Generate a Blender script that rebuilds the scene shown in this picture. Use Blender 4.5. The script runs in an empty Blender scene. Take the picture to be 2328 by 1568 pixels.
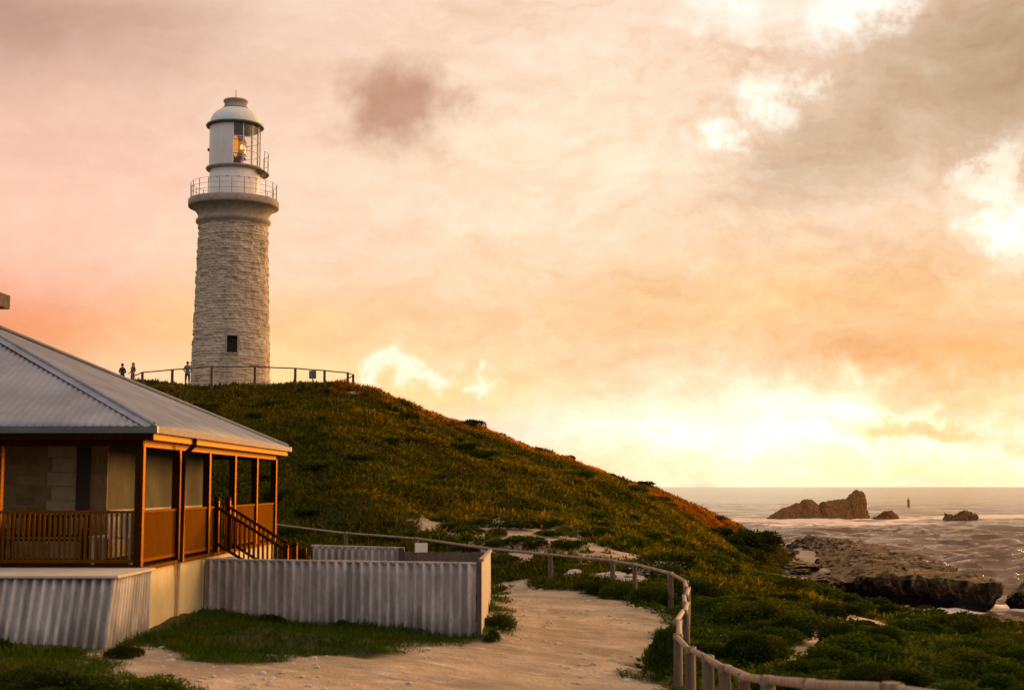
import bpy, bmesh, math, random
import numpy as np
from mathutils import Vector, Matrix
scene = bpy.context.scene
COL = scene.collection
rad = math.radians

# ------------------------------------------------------------------ camera
CZ = 8.0                       # eye height above the sea
PITCH = math.atan(0.0996)
cam_d = bpy.data.cameras.new('camera')
cam = bpy.data.objects.new('camera', cam_d); COL.objects.link(cam)
cam.location = (0, 0, CZ); cam.rotation_euler = (math.pi/2 + PITCH, 0, 0)
cam_d.sensor_width = 36; cam_d.lens = 50
cam_d.clip_start = 0.1; cam_d.clip_end = 90000
cam_d.dof.use_dof = True; cam_d.dof.focus_distance = 190; cam_d.dof.aperture_fstop = 2.2
scene.camera = cam
scene.view_settings.view_transform = 'Standard'
scene.view_settings.look = 'None'
scene.view_settings.exposure = 0.5
scene.view_settings.gamma = 1.0
scene.cycles.use_denoising = True
scene.cycles.max_bounces = 6
scene.cycles.sample_clamp_indirect = 8

F = 3233.3; CP = math.cos(PITCH); SP = math.sin(PITCH)
def ray(u, v):
    dx = (u-1164)/F; dz = (784-v)/F
    return Vector((dx, CP-SP*dz, SP+CP*dz))
def azel(u, v):
    d = ray(u, v).normalized(); return math.atan2(d.x, d.y), math.asin(d.z)
def lin(r, g, b, k=1.0):
    f = lambda c: (c/255/12.92 if c <= 10.3 else ((c/255+0.055)/1.055)**2.4)
    k *= 0.845                      # the picture is exposed half a stop up
    return (f(r)*k, f(g)*k, f(b)*k, 1)

# ------------------------------------------------------------------ node helper
class NT:
    def __init__(s, tree): s.t = tree; s.n = tree.nodes; s.l = tree.links
    def new(s, typ, **kw):
        n = s.n.new(typ)
        for k, v in kw.items(): setattr(n, k, v)
        return n
    def put(s, sock, v):
        if isinstance(v, bpy.types.NodeSocket): s.l.new(v, sock)
        elif v is not None: sock.default_value = v
    def math(s, op, a, b=None, c=None, clamp=False):
        n = s.new('ShaderNodeMath', operation=op, use_clamp=clamp)
        s.put(n.inputs[0], a); s.put(n.inputs[1], b); s.put(n.inputs[2], c); return n.outputs[0]
    def vec(s, op, a, b=None, out=0):
        n = s.new('ShaderNodeVectorMath', operation=op)
        s.put(n.inputs[0], a); s.put(n.inputs[1], b); return n.outputs[out]
    def mix(s, f, a, b, mode='MIX'):
        n = s.new('ShaderNodeMix', data_type='RGBA', blend_type=mode)
        s.put(n.inputs[0], f); s.put(n.inputs[6], a); s.put(n.inputs[7], b); return n.outputs[2]
    def noise(s, vec, scale, detail=4, rough=0.55, color=False, dist=0.0):
        n = s.new('ShaderNodeTexNoise'); s.put(n.inputs['Vector'], vec)
        n.inputs['Scale'].default_value = scale; n.inputs['Detail'].default_value = detail
        n.inputs['Roughness'].default_value = rough; n.inputs['Distortion'].default_value = dist
        return n.outputs[1 if color else 0]
    def ramp(s, f, lo, hi, a=0.0, b=1.0):
        n = s.new('ShaderNodeMapRange', interpolation_type='SMOOTHSTEP')
        s.put(n.inputs[0], f); n.inputs[1].default_value = lo; n.inputs[2].default_value = hi
        n.inputs[3].default_value = a; n.inputs[4].default_value = b; return n.outputs[0]
    def xyz(s, x, y, z):
        n = s.new('ShaderNodeCombineXYZ'); s.put(n.inputs[0], x); s.put(n.inputs[1], y); s.put(n.inputs[2], z); return n.outputs[0]

# ------------------------------------------------------------------ sky
SUN_AZ, SUN_EL = rad(30), rad(5)
world = bpy.data.worlds.new('World'); scene.world = world; world.use_nodes = True
def build_sky():
    t = NT(world.node_tree); t.n.clear()
    tc = t.new('ShaderNodeTexCoord').outputs['Generated']
    sep = t.new('ShaderNodeSeparateXYZ'); t.l.new(tc, sep.inputs[0])
    x, y, z = sep.outputs
    a = t.math('ARCTAN2', x, y); e = t.math('ARCSINE', z)
    # cloud wind-warp
    w1 = t.vec('SUBTRACT', t.noise(tc, 7, 5, 0.6, color=True), (0.5, 0.5, 0.5))
    w1 = t.vec('MULTIPLY', w1, (0.15, 0.075, 0))
    w2 = t.vec('SUBTRACT', t.noise(tc, 26, 6, 0.62, color=True), (0.5, 0.5, 0.5))
    w2 = t.vec('MULTIPLY', w2, (0.07, 0.04, 0))
    ae = t.xyz(a, e, 0.0)
    soft = t.vec('ADD', ae, w1)
    sharp = t.vec('ADD', soft, w2)
    w3 = t.vec('SUBTRACT', t.noise(tc, 60, 6, 0.65, color=True), (0.5, 0.5, 0.5))
    ragged = t.vec('ADD', sharp, t.vec('MULTIPLY', w3, (0.05, 0.035, 0)))
    def blob(p, u, v, su, sv, rot=0.0):
        ca, ce = azel(u, v)
        q = t.vec('SUBTRACT', p, (ca, ce, 0))
        if rot:
            r = t.new('ShaderNodeVectorRotate', rotation_type='Z_AXIS'); t.put(r.inputs[0], q); r.inputs['Angle'].default_value = -rot; q = r.outputs[0]
        q = t.vec('MULTIPLY', q, (F/su, F/sv, 0))
        d = t.vec('DOT_PRODUCT', q, q, out=1)
        return t.math('EXPONENT', t.math('MULTIPLY', d, -1.0))
    col = t.mix(0.0, lin(238, 206, 182), lin(0, 0, 0))
    def lay(p, u, v, su, sv, c, k=1.0, rot=0.0, lo=None, hi=None):
        nonlocal col
        g = blob(p, u, v, su, sv, rot)
        if lo is not None: g = t.ramp(g, lo, hi)
        if k != 1.0: g = t.math('MULTIPLY', g, k)
        col = t.mix(g, col, c)
    lay(soft, 60, 480, 620, 380, lin(245, 196, 172))
    lay(soft, -60, 30, 560, 170, lin(180, 142, 124), 0.95)
    lay(soft, 120, 330, 420, 120, lin(226, 180, 160), 0.5)
    lay(soft, 620, 560, 420, 150, lin(246, 206, 178), 0.7)
    lay(soft, 60, 725, 340, 110, lin(230, 132, 92), 0.95)
    lay(soft, 640, 740, 460, 95, lin(250, 190, 130), 0.95)
    lay(soft, 860, 860, 560, 80, lin(255, 214, 142), 0.9)
    lay(soft, 1300, 430, 560, 300, lin(249, 220, 188), 0.85)
    lay(sharp, 1750, 690, 760, 130, lin(244, 190, 126), 0.85)
    lay(sharp, 2200, 820, 420, 85, lin(230, 164, 98), 0.95)
    lay(soft, 2330, 130, 330, 230, lin(160, 134, 106), 1.0)
    lay(sharp, 1990, 300, 330, 120, lin(190, 160, 130), 0.9, rot=0.5)
    lay(sharp, 2050, 560, 330, 70, lin(232, 196, 158), 0.6, rot=0.2)
    lay(sharp, 1770, 985, 520, 100, lin(255, 246, 214, 1.35), 1.0)
    lay(soft, 1900, 1075, 800, 48, lin(255, 232, 182, 1.12), 0.8)
    lay(ragged, 2120, 968, 200, 40, lin(232, 184, 112), 0.7, lo=.2, hi=.9)
    lay(ragged, 2240, 900, 160, 26, lin(240, 200, 134), 0.6)
    lay(sharp, 895, 258, 150, 110, lin(188, 143, 118), 1.0, lo=0.08, hi=0.95)
    lay(ragged, 1690, 30, 200, 90, lin(255, 250, 236, 1.05), 0.65, rot=-0.15, lo=.3, hi=1.0)
    lay(ragged, 1950, 20, 120, 110, lin(255, 252, 242, 1.1), 0.7, lo=.25, hi=1.0)
    lay(ragged, 1795, 222, 70, 74, lin(255, 248, 230, 1.02), 0.8, lo=.1, hi=1.0)
    lay(ragged, 1672, 322, 46, 34, lin(255, 250, 235, 1.1), 0.95)
    lay(ragged, 2280, 385, 120, 52, lin(255, 246, 226, 1.03), 0.8, rot=0.6, lo=.1, hi=1.0)
    lay(ragged, 2320, 500, 60, 60, lin(255, 250, 235, 1.1), 0.9)
    lay(ragged, 940, 832, 50, 26, lin(255, 248, 225, 1.1), 0.75)
    lay(ragged, 1060, 850, 30, 20, lin(255, 248, 225, 1.1), 0.7)
    lay(ragged, 1990, 850, 90, 26, lin(255, 236, 196, 1.0), 0.6)
    # cloud texture over it all: streaks flattened towards the horizon
    st = t.vec('MULTIPLY', soft, (9, 26, 0))
    n1 = t.noise(st, 1.0, 6, 0.6)
    n2 = t.noise(t.vec('MULTIPLY', soft, (34, 70, 0)), 1.0, 5, 0.6)
    n3 = t.noise(t.vec('MULTIPLY', sharp, (70, 120, 0)), 1.0, 6, 0.65, dist=0.4)
    tex = t.math('ADD', t.math('MULTIPLY', t.math('SUBTRACT', n1, 0.5), 0.72), t.math('MULTIPLY', t.math('SUBTRACT', n2, 0.5), 0.52))
    tex = t.math('ADD', tex, t.math('MULTIPLY', t.math('SUBTRACT', n3, 0.5), 0.30))
    right = t.ramp(a, -0.30, 0.25, 0.40, 1.0)
    tex = t.math('MULTIPLY', tex, right)
    gain = t.xyz(t.math('ADD', t.math('MULTIPLY', tex, 0.6), 1.0), t.math('ADD', tex, 1.0), t.math('ADD', t.math('MULTIPLY', tex, 1.35), 1.0))
    col = t.vec('MULTIPLY', col, gain)
    # above the picture, unseen sky coloured orange-brown for the sea to reflect
    col = t.mix(t.math('MULTIPLY', t.ramp(e, 0.34, 0.52), 0.8), col, lin(240, 178, 122))
    # overhead and behind the viewer: dusk-grey cloud
    up = t.ramp(e, 0.50, 1.0)
    col = t.mix(up, col, (0.56, 0.45, 0.38, 1))
    back = t.ramp(y, 0.55, -0.25)
    bk = t.mix(t.ramp(e, 0.0, 0.7), (0.40, 0.34, 0.33, 1), (0.47, 0.45, 0.48, 1))
    col = t.mix(back, col, bk)
    # unseen orange sky glow added off to the right to light side faces
    g = t.math('EXPONENT', t.math('MULTIPLY', t.vec('DOT_PRODUCT', *(lambda q: (q, q))(t.vec('MULTIPLY', t.vec('SUBTRACT', ae, (1.35, 0.42, 0)), (1/0.46, 1/0.36, 0))), out=1), -1.0))
    col = t.mix(g, col, (4.0, 2.15, 0.70, 1))
    col = t.mix(t.ramp(e, -0.004, -0.02), col, (0.12, 0.10, 0.09, 1))
    bg = t.new('ShaderNodeBackground'); t.put(bg.inputs[0], col); bg.inputs[1].default_value = 1.0
    sky = t.new('ShaderNodeTexSky'); sky.sky_type = 'NISHITA'; sky.sun_disc = False
    sky.sun_elevation = SUN_EL; sky.sun_rotation = SUN_AZ
    bs = t.new('ShaderNodeBackground'); t.l.new(sky.outputs[0], bs.inputs[0]); bs.inputs[1].default_value = 0.05
    mx = t.new('ShaderNodeMixShader'); mx.inputs[0].default_value = 0.06
    t.l.new(bg.outputs[0], mx.inputs[1]); t.l.new(bs.outputs[0], mx.inputs[2])
    out = t.new('ShaderNodeOutputWorld'); t.l.new(mx.outputs[0], out.inputs[0])
build_sky()

sun_d = bpy.data.lights.new('sun', 'SUN'); sun = bpy.data.objects.new('sun', sun_d); COL.objects.link(sun)
sun_d.energy = 3.2; sun_d.angle = rad(12); sun_d.color = (1.0, 0.50, 0.16)
sun.rotation_euler = Vector((-math.sin(SUN_AZ)*math.cos(SUN_EL), -math.cos(SUN_AZ)*math.cos(SUN_EL), -math.sin(SUN_EL))).to_track_quat('-Z', 'Y').to_euler()

# ------------------------------------------------------------------ tagging and mesh helpers
def tag(o, label=None, cat=None, group=None, kind=None):
    if label: o['label'] = label
    if cat: o['category'] = cat
    if group: o['group'] = group
    if kind: o['kind'] = kind
    return o
def empty(name, loc, label, cat, rz=0.0, group=None):
    o = bpy.data.objects.new(name, None); COL.objects.link(o); o.empty_display_size = 0.3
    o.location = loc; o.rotation_euler = (0, 0, rz)
    return tag(o, label, cat, group)
def link(name, me, mats=None, parent=None):
    o = bpy.data.objects.new(name, me); COL.objects.link(o)
    for m in (mats if isinstance(mats, (list, tuple)) else [mats]):
        if m: me.materials.append(m)
    if parent: o.parent = parent
    return o
def fast_mesh(name, verts, faces, attrs=None, smooth=False):
    """verts (n,3); faces (m,3) or (m,4) int; attrs {name: (domain, array)}"""
    me = bpy.data.meshes.new(name)
    verts = np.ascontiguousarray(verts, np.float32); faces = np.ascontiguousarray(faces, np.int32)
    k = faces.shape[1]; me.vertices.add(len(verts)); me.loops.add(faces.size); me.polygons.add(len(faces))
    me.vertices.foreach_set('co', verts.ravel()); me.loops.foreach_set('vertex_index', faces.ravel())
    me.polygons.foreach_set('loop_start', np.arange(0, faces.size, k, dtype=np.int32))
    me.polygons.foreach_set('use_smooth', np.full(len(faces), smooth, bool))
    for n, (dom, arr) in (attrs or {}).items():
        at = me.attributes.new(n, 'FLOAT', dom); at.data.foreach_set('value', np.ascontiguousarray(arr, np.float32).ravel())
    me.update(calc_edges=True); me.validate(); return me
class MB:
    def __init__(s): s.v = []; s.f = []; s.sm = []
    def add(s, vs, fs, smooth=False):
        b = len(s.v); s.v += [tuple(v) for v in vs]; s.f += [tuple(i+b for i in f) for f in fs]; s.sm += [smooth]*len(fs); return s
    def box(s, a, b):
        x0, x1 = sorted((a[0], b[0])); y0, y1 = sorted((a[1], b[1])); z0, z1 = sorted((a[2], b[2]))
        return s.add([(x0,y0,z0),(x1,y0,z0),(x1,y1,z0),(x0,y1,z0),(x0,y0,z1),(x1,y0,z1),(x1,y1,z1),(x0,y1,z1)],
                     [(0,3,2,1),(4,5,6,7),(0,1,5,4),(1,2,6,5),(2,3,7,6),(3,0,4,7)])
    def bar(s, p, q, w, h=None, up=(0,0,1)):
        p = Vector(p); q = Vector(q); d = (q-p).normalized(); h = w if h is None else h
        sd = d.cross(Vector(up)); sd = sd.normalized() if sd.length > 1e-4 else Vector((1,0,0)); u = sd.cross(d).normalized()
        c = [p + sd*i*w/2 + u*j*h/2 for i, j in ((-1,-1),(1,-1),(1,1),(-1,1))] + [q + sd*i*w/2 + u*j*h/2 for i, j in ((-1,-1),(1,-1),(1,1),(-1,1))]
        return s.add(c, [(0,1,2,3),(4,7,6,5),(0,4,5,1),(1,5,6,2),(2,6,7,3),(3,7,4,0)])
    def tube(s, pts, r, n=10, cap=True, smooth=True):
        pts = [Vector(p) for p in pts]; rs = r if isinstance(r, (list, tuple)) else [r]*len(pts); vs = []; fs = []
        for i, p in enumerate(pts):
            d = (pts[min(i+1, len(pts)-1)] - pts[max(i-1, 0)]).normalized()
            a = d.cross(Vector((0,0,1))); a = a.normalized() if a.length > 1e-3 else Vector((1,0,0)); b = d.cross(a)
            vs += [p + (a*math.cos(2*math.pi*k/n) + b*math.sin(2*math.pi*k/n))*rs[i] for k in range(n)]
        for i in range(len(pts)-1):
            fs += [(i*n+k, i*n+(k+1)%n, (i+1)*n+(k+1)%n, (i+1)*n+k) for k in range(n)]
        s.add(vs, fs, smooth)
        if cap: 
            m = len(pts)-1
            s.add(vs[:n], [tuple(reversed(range(n)))]); s.add(vs[m*n:], [tuple(range(n))])
        return s
    def lathe(s, prof, n=64, smooth=True, a0=0.0, a1=2*math.pi, jit=None):
        full = abs(a1-a0-2*math.pi) < 1e-6; m = n if full else n+1; vs = []; fs = []
        for r, z in prof:
            for k in range(m):
                t = a0 + (a1-a0)*k/n; vs.append((r*math.cos(t), r*math.sin(t), z))
        for i in range(len(prof)-1):
            for k in range(n):
                k2 = (k+1) % m; fs.append((i*m+k, i*m+k2, (i+1)*m+k2, (i+1)*m+k))
        return s.add(vs, fs, smooth)
    def mesh(s, name):
        me = bpy.data.meshes.new(name); me.from_pydata(s.v, [], s.f)
        me.polygons.foreach_set('use_smooth', s.sm); me.update(); return me
    def obj(s, name, mat, parent=None, bevel=0.0):
        o = link(name, s.mesh(name), mat, parent)
        if bevel:
            b = o.modifiers.new('edge', 'BEVEL'); b.width = bevel; b.segments = 2; b.limit_method = 'ANGLE'
        return o

# smooth value noise, vectorised
def _hash(ix, iy, iz, seed):
    h = (ix.astype(np.int64)*374761393 + iy.astype(np.int64)*668265263 + iz.astype(np.int64)*2147483647 + seed*974711) & 0x7fffffff
    h = ((h ^ (h >> 13))*1274126177) & 0x7fffffff; h = h ^ (h >> 16)
    return (h & 0xffff)/32767.5 - 1.0
def vnoise(x, y, z=0.0, seed=0):
    x, y, z = np.broadcast_arrays(np.asarray(x, float), np.asarray(y, float), np.asarray(z, float))
    ix, iy, iz = np.floor(x), np.floor(y), np.floor(z); fx, fy, fz = x-ix, y-iy, z-iz
    fx, fy, fz = (t*t*t*(t*(t*6-15)+10) for t in (fx, fy, fz)); o = 0
    for a in (0, 1):
        for b in (0, 1):
            for c in (0, 1):
                o = o + _hash(ix+a, iy+b, iz+c, seed)*(fx if a else 1-fx)*(fy if b else 1-fy)*(fz if c else 1-fz)
    return o
def fbm(x, y, z=0.0, oct=4, seed=0, gain=0.5):
    o = 0; am = 1.0; f = 1.0
    for k in range(oct): o = o + am*vnoise(np.asarray(x)*f+k*17.3, np.asarray(y)*f-k*9.1, np.asarray(z)*f+k*5.7, seed+k); am *= gain; f *= 2.03
    return o
def sstep(a, b, x):
    t = np.clip((x-a)/(b-a), 0, 1); return t*t*(3-2*t)
def poly_sd(poly, x, y):
    """signed distance to a polygon, positive inside"""
    P = np.array(poly, float); x = np.asarray(x, float); y = np.asarray(y, float); d = np.full(x.shape, 1e9); ins = np.zeros(x.shape, bool)
    for i in range(len(P)):
        a, b = P[i], P[(i+1) % len(P)]; e = b-a
        t = np.clip(((x-a[0])*e[0] + (y-a[1])*e[1])/max(e@e, 1e-9), 0, 1)
        d = np.minimum(d, np.hypot(x-a[0]-t*e[0], y-a[1]-t*e[1]))
        c = ((a[1] > y) != (b[1] > y)) & (x < (b[0]-a[0])*(y-a[1])/((b[1]-a[1]) if b[1] != a[1] else 1e-9)+a[0]); ins ^= c
    return np.where(ins, d, -d)

# ------------------------------------------------------------------ materials
def material(name):
    m = bpy.data.materials.new(name); m.use_nodes = True; t = NT(m.node_tree); t.n.clear()
    return m, t
def finish(t, shader, disp=None):
    o = t.new('ShaderNodeOutputMaterial'); t.l.new(shader, o.inputs[0])
def bump(t, h, strength=0.5, dist=0.05):
    b = t.new('ShaderNodeBump'); b.inputs['Strength'].default_value = strength; b.inputs['Distance'].default_value = dist; t.l.new(h, b.inputs['Height']); return b.outputs[0]
def principled(t, col, rough=0.8, normal=None, metal=0.0, spec=0.4):
    p = t.new('ShaderNodeBsdfPrincipled'); t.put(p.inputs['Base Color'], col); t.put(p.inputs['Roughness'], rough)
    p.inputs['Metallic'].default_value = metal; p.inputs['Specular IOR Level'].default_value = spec
    if normal: t.l.new(normal, p.inputs['Normal'])
    return p
def plain(name, c1, c2, scale=6.0, rough=0.8, bump_s=0.25, bump_d=0.01, metal=0.0, spec=0.4, stretch=(1,1,1), detail=5, tint=None):
    """painted / weathered surface: two tones mottled by noise, with a fine bump"""
    m, t = material(name)
    co = t.vec('MULTIPLY', t.new('ShaderNodeTexCoord').outputs['Object'], stretch)
    n = t.noise(co, scale, detail, 0.6); n2 = t.noise(co, scale*7, 4, 0.6)
    f = t.ramp(t.math('ADD', t.math('MULTIPLY', n, 0.7), t.math('MULTIPLY', n2, 0.3)), 0.33, 0.67)
    col = t.mix(f, (*c1, 1), (*c2, 1))
    r = t.ramp(n2, 0.2, 0.8, max(rough-0.1, 0.05), min(rough+0.1, 1))
    p = principled(t, col, r, bump(t, t.math('ADD', n, n2), bump_s, bump_d), metal, spec)
    if tint:                              # orange light on lit edges put into a coloured sheen towards grazing angles
        p.inputs['Specular IOR Level'].default_value = 0.0; gl = t.new('ShaderNodeBsdfGlossy'); gl.inputs[0].default_value = (*tint, 1); gl.inputs['Roughness'].default_value = rough
        fr = t.new('ShaderNodeFresnel'); fr.inputs[0].default_value = 1.45; mx = t.new('ShaderNodeMixShader'); t.l.new(t.math('MULTIPLY', fr.outputs[0], spec), mx.inputs[0])
        t.l.new(p.outputs[0], mx.inputs[1]); t.l.new(gl.outputs[0], mx.inputs[2]); finish(t, mx.outputs[0]); return m
    finish(t, p.outputs[0]); return m

def stone_mat():
    m, t = material('rough_limestone')
    g = t.new('ShaderNodeNewGeometry'); co = t.new('ShaderNodeTexCoord').outputs['Object']
    at = t.new('ShaderNodeAttribute', attribute_name='tint').outputs['Fac']
    n = t.noise(co, 3.0, 6, 0.65); n2 = t.noise(t.vec('MULTIPLY', co, (1.2, 1.2, 0.35)), 1.1, 5, 0.6)
    base = t.mix(at, (0.43, 0.345, 0.245, 1), (0.64, 0.53, 0.385, 1))
    base = t.mix(t.ramp(n, 0.50, 0.8), base, (0.28, 0.23, 0.17, 1))
    base = t.mix(t.math('MULTIPLY', t.ramp(n2, 0.48, 0.7), 0.5), base, (0.20, 0.16, 0.12, 1))
    finish(t, principled(t, base, 0.95, bump(t, t.noise(co, 9, 6, 0.7), 0.6, 0.06), spec=0.1).outputs[0]); return m
def block_mat(name, c1, c2, mortar, bw=0.6, bh=0.3):
    m, t = material(name); co = t.new('ShaderNodeTexCoord').outputs['Object']
    g = t.new('ShaderNodeSeparateXYZ'); t.l.new(co, g.inputs[0])
    b = t.new('ShaderNodeTexBrick'); t.l.new(t.xyz(t.math('ADD', g.outputs[0], g.outputs[1]), g.outputs[2], 0.0), b.inputs['Vector'])
    b.inputs['Scale'].default_value = 1.0; b.inputs['Brick Width'].default_value = bw; b.inputs['Row Height'].default_value = bh
    b.inputs['Mortar Size'].default_value = 0.025; b.offset_frequency = 2; b.squash = 0.7; b.squash_frequency = 3; b.inputs['Mortar Smooth'].default_value = 0.4; b.inputs['Bias'].default_value = 0.0
    b.inputs['Color1'].default_value = (*c1, 1); b.inputs['Color2'].default_value = (*c2, 1); b.inputs['Mortar'].default_value = (*mortar, 1)
    n = t.noise(co, 5, 6, 0.65); col = t.mix(t.math('MULTIPLY', t.ramp(n, 0.4, 0.75), 0.5), b.outputs[0], (c1[0]*.5, c1[1]*.45, c1[2]*.4, 1))
    h = t.math('SUBTRACT', n, t.math('MULTIPLY', b.outputs['Fac'], 0.6))
    finish(t, principled(t, col, 0.92, bump(t, h, 0.5, 0.02), spec=0.1).outputs[0]); return m
def leaf_mat(name, cols, scale=0.25, trans=0.3, seed=0.0):
    """cols: three colours of growth; large patches by world position, leaf-to-leaf variation by 'tint'"""
    m, t = material(name); g = t.new('ShaderNodeNewGeometry').outputs['Position']
    at = t.new('ShaderNodeAttribute', attribute_name='tint').outputs['Fac']
    p = t.vec('ADD', g, (seed, seed*2, 0))
    n = t.noise(p, scale, 5, 0.6); n2 = t.noise(p, scale*5, 3, 0.6)
    f = t.math('ADD', t.math('MULTIPLY', n, 0.65), t.math('ADD', t.math('MULTIPLY', n2, 0.2), t.math('MULTIPLY', at, 0.15)))
    col = t.mix(t.ramp(f, 0.34, 0.50), (*cols[0], 1), (*cols[1], 1))
    col = t.mix(t.ramp(f, 0.50, 0.66), col, (*cols[2], 1))
    k = t.math('ADD', 0.65, t.math('MULTIPLY', at, 0.7)); col = t.vec('MULTIPLY', col, t.xyz(k, k, k))
    d = principled(t, col, 0.7, spec=0.04); tr = t.new('ShaderNodeBsdfTranslucent'); t.put(tr.inputs[0], t.vec('MULTIPLY', col, (1.5, 1.15, 0.6)))
    mx = t.new('ShaderNodeMixShader'); mx.inputs[0].default_value = trans
    t.l.new(d.outputs[0], mx.inputs[1]); t.l.new(tr.outputs[0], mx.inputs[2]); finish(t, mx.outputs[0]); return m
def ground_mat():
    m, t = material('sand_and_soil'); g = t.new('ShaderNodeNewGeometry').outputs['Position']
    at = t.new('ShaderNodeAttribute', attribute_name='bare').outputs['Fac']
    wet = t.new('ShaderNodeAttribute', attribute_name='wet').outputs['Fac']
    n = t.noise(g, 0.55, 6, 0.62); n2 = t.noise(t.vec('MULTIPLY', g, (0.5, 1.3, 1)), 2.6, 6, 0.65); n3 = t.noise(g, 22, 4, 0.6)
    sand = t.mix(t.ramp(n, 0.38, 0.66), (0.33, 0.235, 0.14, 1), (0.54, 0.40, 0.255, 1))
    sand = t.mix(t.math('MULTIPLY', t.ramp(n2, 0.56, 0.72), 0.75), sand, (0.70, 0.60, 0.48, 1))     # worn limestone
    sand = t.mix(t.math('MULTIPLY', t.ramp(t.noise(g, 1.4, 5, 0.6, dist=0.6), 0.60, 0.72), 0.65), sand, (0.20, 0.15, 0.10, 1))
    sand = t.mix(t.math('MULTIPLY', t.ramp(n3, 0.50, 0.72), 0.6), sand, (0.19, 0.14, 0.09, 1))
    n4 = t.noise(t.vec('MULTIPLY', g, (0.35, 1.0, 1)), 1.1, 5, 0.6, dist=1.2)
    sand = t.mix(t.math('MULTIPLY', t.ramp(n4, 0.56, 0.66), 0.5), sand, (0.24, 0.19, 0.13, 1))       # damp tracks
    soil = t.mix(t.ramp(n, 0.35, 0.65), (0.030, 0.034, 0.005, 1), (0.065, 0.052, 0.010, 1))
    col = t.mix(at, soil, sand)
    col = t.mix(wet, col, (0.16, 0.125, 0.09, 1))
    rg = t.math('SUBTRACT', 0.95, t.math('MULTIPLY', wet, 0.65))
    h = t.math('ADD', t.math('MULTIPLY', n2, 0.9), t.math('MULTIPLY', n3, 0.25))
    finish(t, principled(t, col, rg, bump(t, h, 1.0, 0.16), spec=0.25).outputs[0]); return m
def rock_mat(name='weathered_reef_limestone', veil_tint=0.0):
    m, t = material(name); g = t.new('ShaderNodeNewGeometry'); p = g.outputs['Position']
    nz = t.new('ShaderNodeSeparateXYZ'); t.l.new(g.outputs['Normal'], nz.inputs[0])
    n = t.noise(p, 0.9, 7, 0.72); n2 = t.noise(t.vec('MULTIPLY', p, (1, 1, 0.22)), 1.6, 6, 0.68)
    v = t.new('ShaderNodeTexVoronoi'); v.inputs['Scale'].default_value = 2.4; t.l.new(p, v.inputs['Vector'])
    col = t.mix(t.ramp(n, 0.38, 0.62), (0.030, 0.019, 0.009, 1), (0.21, 0.135, 0.062, 1))
    col = t.mix(t.math('MULTIPLY', t.ramp(n2, 0.52, 0.62), 0.85), col, (0.36, 0.235, 0.10, 1))
    col = t.mix(t.math('MULTIPLY', t.ramp(nz.outputs[2], 0.70, 0.95), 0.5), col, (0.36, 0.225, 0.095, 1))  # golden light on upward faces put into the colour
    if veil_tint: col = t.mix(veil_tint, col, (0.30, 0.135, 0.03, 1))  # orange haze veil put into the far rocks' colour
    sp = t.new('ShaderNodeSeparateXYZ'); t.l.new(p, sp.inputs[0])          # undercut shade painted dark low on steep faces
    low_shade = t.ramp(t.math('ADD', sp.outputs[2], t.math('MULTIPLY', t.math('SUBTRACT', n2, 0.5), 3.4)), 2.3, 1.1)
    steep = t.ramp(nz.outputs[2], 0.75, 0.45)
    if not veil_tint: col = t.mix(t.math('MULTIPLY', low_shade, steep), col, (0.012, 0.009, 0.006, 1))
    h = t.math('ADD', n, t.math('MULTIPLY', v.outputs['Distance'], 0.7))
    finish(t, principled(t, col, 0.9, bump(t, h, 1.0, 0.6), spec=0.2).outputs[0]); return m
def sea_mat():
    m, t = material('sea_water'); p = t.new('ShaderNodeNewGeometry').outputs['Position']
    fo = t.new('ShaderNodeAttribute', attribute_name='foam').outputs['Fac']
    n = t.noise(t.vec('MULTIPLY', p, (0.55, 1, 1)), 0.9, 6, 0.62); nf = t.noise(t.vec('MULTIPLY', p, (0.6, 1, 1)), 0.30, 7, 0.66, dist=0.8)
    w = principled(t, (0.115, 0.062, 0.028, 1), 0.15, bump(t, n, 0.7, 0.4), spec=0.5); w.inputs['IOR'].default_value = 1.33; w.inputs['Specular Tint'].default_value = (1.0, 0.77, 0.52, 1)
    f = principled(t, (0.80, 0.61, 0.46, 1), 0.9, bump(t, nf, 0.5, 0.2), spec=0.1)
    k = t.ramp(t.math('ADD', fo, t.math('SUBTRACT', nf, 0.5)), 0.42, 0.62)
    mx = t.new('ShaderNodeMixShader'); t.l.new(k, mx.inputs[0]); t.l.new(w.outputs[0], mx.inputs[1]); t.l.new(f.outputs[0], mx.inputs[2]); finish(t, mx.outputs[0]); return m
def roof_mat():
    m, t = material('galvanised_roof_sheet'); co = t.new('ShaderNodeTexCoord').outputs['Object']
    n = t.noise(co, 0.8, 6, 0.65); n2 = t.noise(t.vec('MULTIPLY', co, (1, 1, 1)), 12, 4, 0.6)
    col = t.mix(t.ramp(n, 0.35, 0.68), (0.21, 0.22, 0.25, 1), (0.30, 0.31, 0.345, 1))
    col = t.mix(t.math('MULTIPLY', t.ramp(n2, 0.6, 0.8), 0.4), col, (0.20, 0.18, 0.17, 1))
    sp = t.new('ShaderNodeSeparateXYZ'); t.l.new(co, sp.inputs[0])
    ru = t.noise(t.vec('MULTIPLY', co, (1.0, 1.0, 3.0)), 1.7, 6, 0.7); col = t.mix(t.math('MULTIPLY', t.ramp(ru, 0.60, 0.74), 0.45), col, (0.17, 0.11, 0.075, 1))   # rust bloom
    finish(t, principled(t, col, 0.55, bump(t, n2, 0.15, 0.01), metal=0.25, spec=0.4).outputs[0]); return m
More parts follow.
